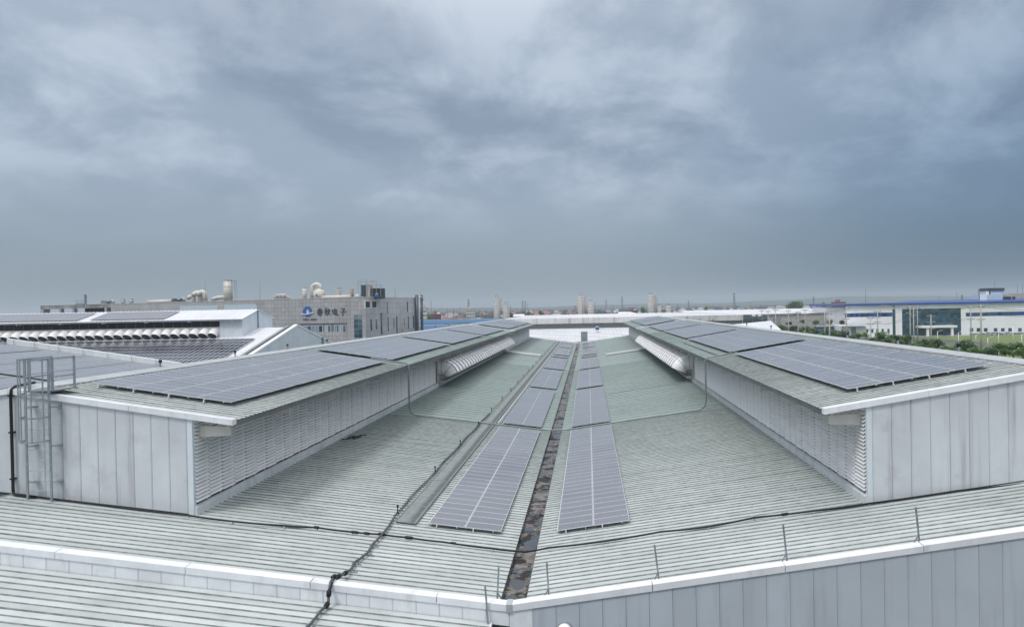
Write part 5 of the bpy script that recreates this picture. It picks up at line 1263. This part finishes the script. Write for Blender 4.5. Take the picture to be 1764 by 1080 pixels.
TREES = [(1350, 557, 15), (1365, 560, 17), (1386, 561, 18), (1404, 564, 20), (1423, 565, 15), (1453, 567, 21), (1478, 571, 15), (1491, 573, 11, True), (1517, 570, 22), (1534, 575, 15), (1543, 576, 12), (1557, 575, 26), (1592, 583, 23), (1614, 582, 24), (1642, 595, 16), (1666, 583, 35), (1695, 595, 20), (1718, 588, 27), (1745, 588, 31), (1762, 593, 24, True), (1575, 590, 18), (1630, 592, 18), (1505, 580, 14), (1436, 570, 13), (1466, 575, 14), (1414, 571, 13), (1706, 600, 20), (1375, 566, 16), (1395, 568, 15), (1445, 574, 16), (1527, 582, 18), (1603, 590, 20), (1585, 588, 16), (1675, 598, 18), (1550, 583, 14), (1653, 598, 18, True), (1733, 600, 16)]
order = sorted(TREES)
for i, a in enumerate(order):
    px, yt, w = a[:3]; li = len(a) > 3
    near_to = 'in front of the grey warehouse' if px < 1450 else 'in front of the gate lodge' if px < 1500 else 'left of the glass front' if px < 1555 else 'below the glass front' if px < 1640 else 'below the lawn at the right'
    lst = [b[0] for b in order if (b[0] < 1450) == (px < 1450) and (1450 <= b[0] < 1500) == (1450 <= px < 1500) and (1500 <= b[0] < 1555) == (1500 <= px < 1555) and (1555 <= b[0] < 1640) == (1555 <= px < 1640)]
    k = lst.index(px); od = ['first', 'second', 'third', 'fourth', 'fifth', 'sixth', 'seventh', 'eighth', 'ninth', 'tenth', 'eleventh', 'twelfth', 'thirteenth', 'fourteenth'][k]
    tree(px, yt, w, '%s %s tree from the left %s' % (od, 'pale green' if li else 'dark green', near_to), li)
for px, yt, w, lab in ((1405, 551, 10, 'tall narrow palm-like tree against the grey warehouse, the middle one'), (1429, 551, 10, 'tall narrow palm-like tree against the grey warehouse, the right one'), (1359, 553, 8, 'small narrow palm-like tree against the grey warehouse, the left one'), (1451, 550, 9, 'dark tree at the corner where warehouse and white building meet'), (1382, 552, 9, 'narrow tree with reddish shed beside it against the warehouse')):
    tree(px, yt, w, lab, False, 10.5)

# ------------------------------------------------------------------ poles, lamps, wires
def pole(px, ytop, Y, lab, arms=2, thick=.22):
    p = at(px, ytop, Y); t = thing('power_pole', lab, 'power pole', (p.x, Y, GZ), 'concrete power poles along the street')
    MB().tube([(p.x, Y, GZ), (p.x, Y, p.z)], [thick, thick * .6], 8).build('shaft', 'concrete', t, True)
    for k in range(arms):
        z = p.z - .8 - 2.3 * k; MB().box(p.x - 1.6, p.x + 1.6, Y - .1, Y + .1, z, z + .22).build('crossarm', 'conduit', t)
        for d in (-1.4, -.7, .7, 1.4): MB().tube([(p.x + d, Y, z + .12), (p.x + d, Y, z + .5)], [.09, .05], 6).build('insulator', 'white', t)
        for d in (-1, 1): MB().beam((p.x, Y, z - .8), (p.x + d * 1.0, Y, z), .07, .07).build('brace', 'conduit', t)
    return p
tops = []
for i, (px, yt, Y, arms, lab) in enumerate([(1312, 533, 390, 3, 'leftmost power pole beside the silver tanks'), (1323, 534, 400, 2, 'second power pole from the left near the silver tanks'), (1336, 532, 380, 3, 'power pole at the left end of the grey warehouse'), (1358, 533, 370, 2, 'power pole before the left third of the grey warehouse'), (1374.5, 536, 330, 3, 'short-armed power pole before the middle of the warehouse'), (1386.5, 532, 350, 2, 'power pole just right of the warehouse middle'), (1420.5, 537, 320, 3, 'three-armed power pole before the right third of the warehouse'), (1428.5, 538, 290, 2, 'pale stout power pole standing before the warehouse right end'), (1458, 529, 310, 3, 'power pole at the left corner of the white building'), (1499.7, 545, 280, 3, 'lower power pole before the gate lodge'), (1511.5, 534, 300, 3, 'tall power pole right of the gate lodge'), (1567.5, 527, 270, 2, 'left pole of the twin power poles before the glass front'), (1573.5, 530, 268, 2, 'right pole of the twin power poles before the glass front'), (1580, 527, 330, 2, 'thin power pole just right of the twin poles'), (1603.5, 542, 262, 3, 'power pole before the porch of the glass front'), (1672, 526, 262, 3, 'left power pole of the pair before the lawn'), (1689.5, 525, 250, 3, 'thick right power pole of the pair before the lawn')]):
    tops.append(pole(px, yt, Y, lab, arms, .42 if px in (1689.5, 1428.5) else .3))
def wires(idx, drop, lab):
    mb = MB(); pts = [tops[i] for i in idx]
    for off in (-1.4, 0.0, 1.4):
        for a, b in zip(pts, pts[1:]):
            mb.tube([(a.x + off + (b.x - a.x) * f, a.y + (b.y - a.y) * f, a.z - drop + (b.z - a.z) * f - 1.6 * 4 * f * (1 - f)) for f in [k / 8 for k in range(9)]], .028, 3)
    tag(mb.build('power_line', 'letter'), lab, 'power line')
ext = at(1850, 524, 245); tops.append(ext)
wires([0, 2, 5, 8, 10, 11, 15, 16, 17], .5, 'upper power line strung along the street poles')
wires([1, 3, 4, 6, 7, 9, 12, 14, 16, 17], 2.8, 'lower power line strung along the street poles')
def lamp(px, yt, Y, lab, mt='white', dirn=1):
    p = at(px, yt, Y); t = thing('street_lamp', lab, 'street lamp', (p.x, Y, GZ), 'street lamps by the lawn')
    MB().tube([(p.x, Y, GZ), (p.x, Y, p.z)], [.17, .11], 8).build('shaft', mt, t, True); MB().tube([(p.x, Y, p.z - .1), (p.x + dirn * 1.1, Y, p.z + .35), (p.x + dirn * 1.9, Y, p.z + .5)], .06, 6).build('arm', mt, t, True)
    MB().box(min(p.x + dirn * 1.7, p.x + dirn * 2.5), max(p.x + dirn * 1.7, p.x + dirn * 2.5), Y - .15, Y + .15, p.z + .46, p.z + .6).build('lamp_head', mt, t)
lamp(1651, 573, 300, 'white street lamp at the left end of the lawn'); lamp(1681, 577, 330, 'white street lamp between the two big power poles'); lamp(1701.5, 582, 300, 'short white street lamp right of the thick power pole'); lamp(1720, 574, 310, 'white street lamp before the parked cars'); lamp(1745, 563, 320, 'tall white street lamp near the right edge'); lamp(1760, 576, 300, 'white street lamp at the very right edge of the lawn'); lamp(1615, 571, 330, 'white street lamp before the porch'); lamp(1732, 598, 245, 'grey curved street lamp among the trees at the right', 'galv')
# parked cars
def car(px, py, Y, lab):
    p = at(px, py, Y); t = thing('parked_car', lab, 'car', (p.x, Y, GZ + .03), 'cars parked before the white building')
    put('body', MB().hexa([(-2.1, -.85, .3), (2.1, -.85, .3), (2.1, .85, .3), (-2.1, .85, .3), (-2.1, -.82, .85), (2.1, -.82, .8), (2.1, .82, .8), (-2.1, .82, .85)]).mesh('body', 'carpaint'), t, (0, 0, 0))
    put('cabin', MB().hexa([(-1.5, -.78, .85), (1.1, -.78, .82), (1.1, .78, .82), (-1.5, .78, .85), (-1.0, -.65, 1.45), (.4, -.65, 1.45), (.4, .65, 1.45), (-1.0, .65, 1.45)]).mesh('cabin', 'glass'), t, (0, 0, 0))
    for x in (-1.3, 1.3):
        for y in (-.8, .8): put('wheel', MB().tube([(0, -.1, 0), (0, .1, 0)], .33, 12).mesh('wheel', 'black'), t, (x, y, .33))
for px, lab in ((1703, 'leftmost parked car before the white building'), (1712, 'second parked car before the white building'), (1721, 'third parked car before the white building'), (1736, 'rightmost parked car before the white building')): car(px, 575, 400, lab)

# ------------------------------------------------------------------ town, pylons and hills on the horizon
def house_mesh(mt):
    mb = MB(); mb.box(-.5, .5, -.5, .5, 0, .55, 0); e = .58
    mb.face([(-e, -e, .52), (e, -e, .52), (e * .5, 0, .98), (-e * .5, 0, .98)], 1); mb.face([(e, e, .52), (-e, e, .52), (-e * .5, 0, .98), (e * .5, 0, .98)], 1)
    mb.face([(e, -e, .52), (e, e, .52), (e * .5, 0, .98)], 1); mb.face([(-e, e, .52), (-e, -e, .52), (-e * .5, 0, .98)], 1)
    for x in (-.3, 0, .3): mb.face([(x - .07, -.502, .2), (x + .07, -.502, .2), (x + .07, -.502, .42), (x - .07, -.502, .42)], 2)
    return mb.mesh('house', ['townwall', mt, 'glass'])
HR, HG = house_mesh('redroof'), house_mesh('greyroof')
rr = random.Random(21)
for k in range(210):
    px = rr.choice([rr.uniform(738, 850), rr.uniform(738, 1000), rr.uniform(880, 1010), rr.uniform(1020, 1560), rr.uniform(1160, 1440)]); Y = rr.uniform(650, 2100); p = at(px, 530, Y)
    red = rr.random() < (.75 if px < 1010 else .35); s = rr.uniform(10, 20); h = rr.uniform(8, 13) * (1.0 if Y < 1200 else 1.25)
    o = put('town_house', HR if red else HG, None, (p.x, Y, GZ), (0, 0, rr.uniform(-.5, .5))); o.scale = (s, s * .8, h)
    if px < 1010: tag(o, 'small %s-roofed house in the distant town left of the gutter line' % ('red' if red else 'grey'), 'house', 'distant town houses on the left')
    else: tag(o, 'small %s-roofed house in the distant town on the right horizon' % ('red' if red else 'grey'), 'house', 'distant town houses on the right')
def block(px, ytop, wpx, Y, lab, mt='townwall'):
    p = at(px, ytop, Y); w = wpx / F * Y / 2; t = thing('distant_block', lab, 'building', (p.x, Y, GZ))
    MB().box(p.x - w, p.x + w, Y, Y + w * 1.5, GZ, p.z - .6).build('wall', mt, t); MB().box(p.x - w * .5, p.x + w * .1, Y + 1, Y + w, p.z - .6, p.z + 3).build('stair_head', mt, t); MB().box(p.x - w - .5, p.x + w + .5, Y - .5, Y + w * 1.5 + .5, p.z - .6, p.z).build('parapet', mt, t)
    for i in range(5):
        for j in range(3): MB().box(p.x - w + 2 * w * (i + .25) / 5, p.x - w + 2 * w * (i + .75) / 5, Y - .12, Y, p.z - 5 - j * 4.2, p.z - 2.6 - j * 4.2).build('window', 'glass', t)
block(810, 531, 14, 900, 'pale multi-storey block with a lattice tower behind it'); block(1447, 520, 20, 950, 'reddish block left of the navy roof on the horizon', 'redroof'); block(1091, 535, 16, 760, 'reddish low hall between the middle and right silos', 'redroof'); block(750, 541, 15, 640, 'orange-brown low block at the left of the town', 'redroof'); block(731, 530, 9, 700, 'pale hazy tower block just right of the tiled building')
def pylon(px, ytop, Y, lab, lattice=True):
    p = at(px, ytop, Y); t = thing('pylon', lab, 'pylon', (p.x, Y, GZ)); h = p.z - GZ; w = h * .06; r = max(.12, Y * .00022)
    if lattice:
        mb = MB()
        for sx in (-1, 1):
            for sy in (-1, 1): mb.tube([(p.x + sx * w, Y + sy * w, GZ), (p.x + sx * w * .18, Y + sy * w * .18, p.z)], r, 4)
        mb.build('leg', 'conduit', t); mb = MB()
        for k in range(9):
            f0, f1 = k / 9, (k + 1) / 9; g = lambda f: w * (1 - .82 * f)
            mb.tube([(p.x - g(f0), Y - g(f0), GZ + h * f0), (p.x + g(f1), Y - g(f1), GZ + h * f1)], r * .7, 3); mb.tube([(p.x + g(f0), Y - g(f0), GZ + h * f0), (p.x - g(f1), Y - g(f1), GZ + h * f1)], r * .7, 3)
        mb.build('lattice', 'conduit', t)
        for f in (.72, .84, .95): MB().box(p.x - w * 1.2, p.x + w * 1.2, Y - r, Y + r, GZ + h * f, GZ + h * f + r * 1.6).build('crossarm', 'conduit', t)
    else: MB().tube([(p.x, Y, GZ), (p.x, Y, p.z)], [r * 2, r * 1.2], 6).build('shaft', 'conduit', t)
for px, yt, Y, lat, lab in [(742.5, 517, 900, False, 'tall thin mast over the red town roofs'), (807, 515, 1000, True, 'lattice pylon behind the pale block'), (771, 531, 900, False, 'low thin mast left of the pale block, the nearer one'), (781, 529.5, 950, False, 'low thin mast left of the pale block, the farther one'), (792, 529, 900, False, 'low mast just left of the pale block'), (900, 518, 1300, True, 'left of the twin pylons right of the left silos'), (904.5, 518, 1350, True, 'right of the twin pylons right of the left silos'), (909, 522, 800, False, 'thick short pole right of the twin pylons'), (1071.5, 511, 1300, True, 'slim tall pylon between the silo groups'), (1056, 526, 1000, False, 'low mast left of the slim tall pylon'), (1044, 516, 1700, True, 'faint far pylon left of the slim tall pylon'), (991, 526, 1700, True, 'faint low pylon left of the rust-topped silo'), (1167, 523, 1000, False, 'short mast right of the right silos'), (1186, 518, 1500, True, 'faint pylon farther right of the right silos'), (1264.5, 504.5, 1100, True, 'tall lattice pylon above the right monitor ridge'), (1292.5, 519, 1400, False, 'mast right of the tall lattice pylon'), (1401.5, 511, 1500, True, 'pylon between the two round treetops'), (1491, 497, 700, False, 'very tall single mast left of the navy roof'), (1618, 509, 1200, False, 'faint mast above the navy roof, the left one'), (1648, 503, 1200, False, 'faint mast above the navy roof, the right one'), (1657, 508, 700, True, 'short lattice mast on the navy roof line'), (1686, 498, 1300, True, 'pylon left of the white roof house')]:
    pylon(px, yt, Y, lab, lat)
def big_tree(px, ytop, wpx, Y, lab):
    p = at(px, ytop, Y); w = wpx / F * Y / 2; t = thing('distant_tree', lab, 'tree', (p.x, Y, GZ)); h = p.z - GZ
    o = put('crown', CR[int(px) % 4], t, (0, 0, h * .62)); o.scale = (w, w, h * .42); o = put('trunk', TR[0], t, (0, 0, 0)); o.scale = (w * .6, w * .6, h * .9)
for px, yt, w, Y, lab in ((1372, 516, 30, 900, 'large round dark tree on the right horizon'), (1419, 519, 10, 950, 'small round tree right of the large dark one'), (1361, 521, 16, 930, 'low dark tree leaning on the left of the large one'), (1216, 526, 7, 800, 'pointed dark tree on the horizon above the right monitor'), (903, 533, 9, 700, 'left of two dark trees behind the left silos'), (911, 534, 8, 720, 'right of two dark trees behind the left silos'), (881, 535, 11, 690, 'dark tree touching the short left silo'), (1107, 527, 10, 850, 'dark tree just left of the tall pale silo'), (739, 537, 9, 700, 'small tree at the left end of the red town'), (933, 533, 12, 900, 'tree among the red roofs left of the rust-topped silo')): big_tree(px, yt, w, Y, lab)
# far woods: lumps of foliage nobody could count
mb = MB(); rr = random.Random(5)
def lump(x, y, z, rx, rz):
    n = 7; ph = rr.random()
    ring = lambda f, q: [(x + math.cos(ph + 2 * math.pi * j / n) * rx * f * rr.uniform(.8, 1.15), y + math.sin(ph + 2 * math.pi * j / n) * rx * f, z + rz * q * rr.uniform(.88, 1.1)) for j in range(n)]
    a, b, c = ring(1, 0), ring(1.05, .5), ring(.55, .92); tip = (x, y, z + rz)
    for j in range(n):
        k = (j + 1) % n; mb.face([a[j], a[k], b[k], b[j]]); mb.face([b[j], b[k], c[k], c[j]]); mb.face([c[j], c[k], tip])
for k in range(3800):
    Y = 700 + 3000 * rr.random() ** 1.3; X = rr.uniform(-.85, .85) * Y
    if X < -.24 * Y and rr.random() < .8: continue
    lump(X, Y, GZ, rr.uniform(4, 11), rr.uniform(4, 10) * (1 + Y / 4500))
wd = mb.build('far_wood', 'wood'); tag(wd, 'hazy belt of trees across the plain to the horizon', 'wood', kind='stuff')
# hills
mb = MB(); N = 160
def hh(i, base, amp, sd): return base + amp * (math.sin(i * .11 + sd) * .5 + math.sin(i * .27 + 2 * sd) * .3 + math.sin(i * .71 + sd) * .12)
for (Y, b, a, sd) in ((4600, 22, 12, .7), (5600, 42, 20, 2.1)):
    for i in range(N):
        x0, x1 = -6500 + 13000 * i / N, -6500 + 13000 * (i + 1) / N; f0, f1 = (x0 + 6500) / 13000, (x1 + 6500) / 13000
        h0, h1 = GZ + hh(i, b, a, sd) * (.5 + f0), GZ + hh(i + 1, b, a, sd) * (.5 + f1)
        mb.face([(x0, Y - 600, GZ - .5), (x1, Y - 600, GZ - .5), (x1, Y, h1), (x0, Y, h0)]); mb.face([(x0, Y, h0), (x1, Y, h1), (x1, Y + 700, GZ - .5), (x0, Y + 700, GZ - .5)])
hl = mb.build('hills', 'wood'); tag(hl, None, None, kind='structure')

# ------------------------------------------------------------------ haze
def haze():
    m = bpy.data.materials.new('haze_air'); m.use_nodes = True; nt = m.node_tree; nt.nodes.clear()
    v = nt.nodes.new('ShaderNodeVolumePrincipled'); v.inputs['Color'].default_value = (0.66, 0.74, 0.82, 1); v.inputs['Density'].default_value = HAZE; v.inputs['Anisotropy'].default_value = 0.0
    o = nt.nodes.new('ShaderNodeOutputMaterial'); nt.links.new(v.outputs[0], o.inputs['Volume'])
    MT['haze'] = m
    h = MB().box(-9300, 9300, -450, 9300, GZ - 1.2, 130).build('haze', 'haze'); tag(h, 'thin grey-blue haze over the whole plain', 'haze', kind='stuff')
HAZE = 0.00017
haze()
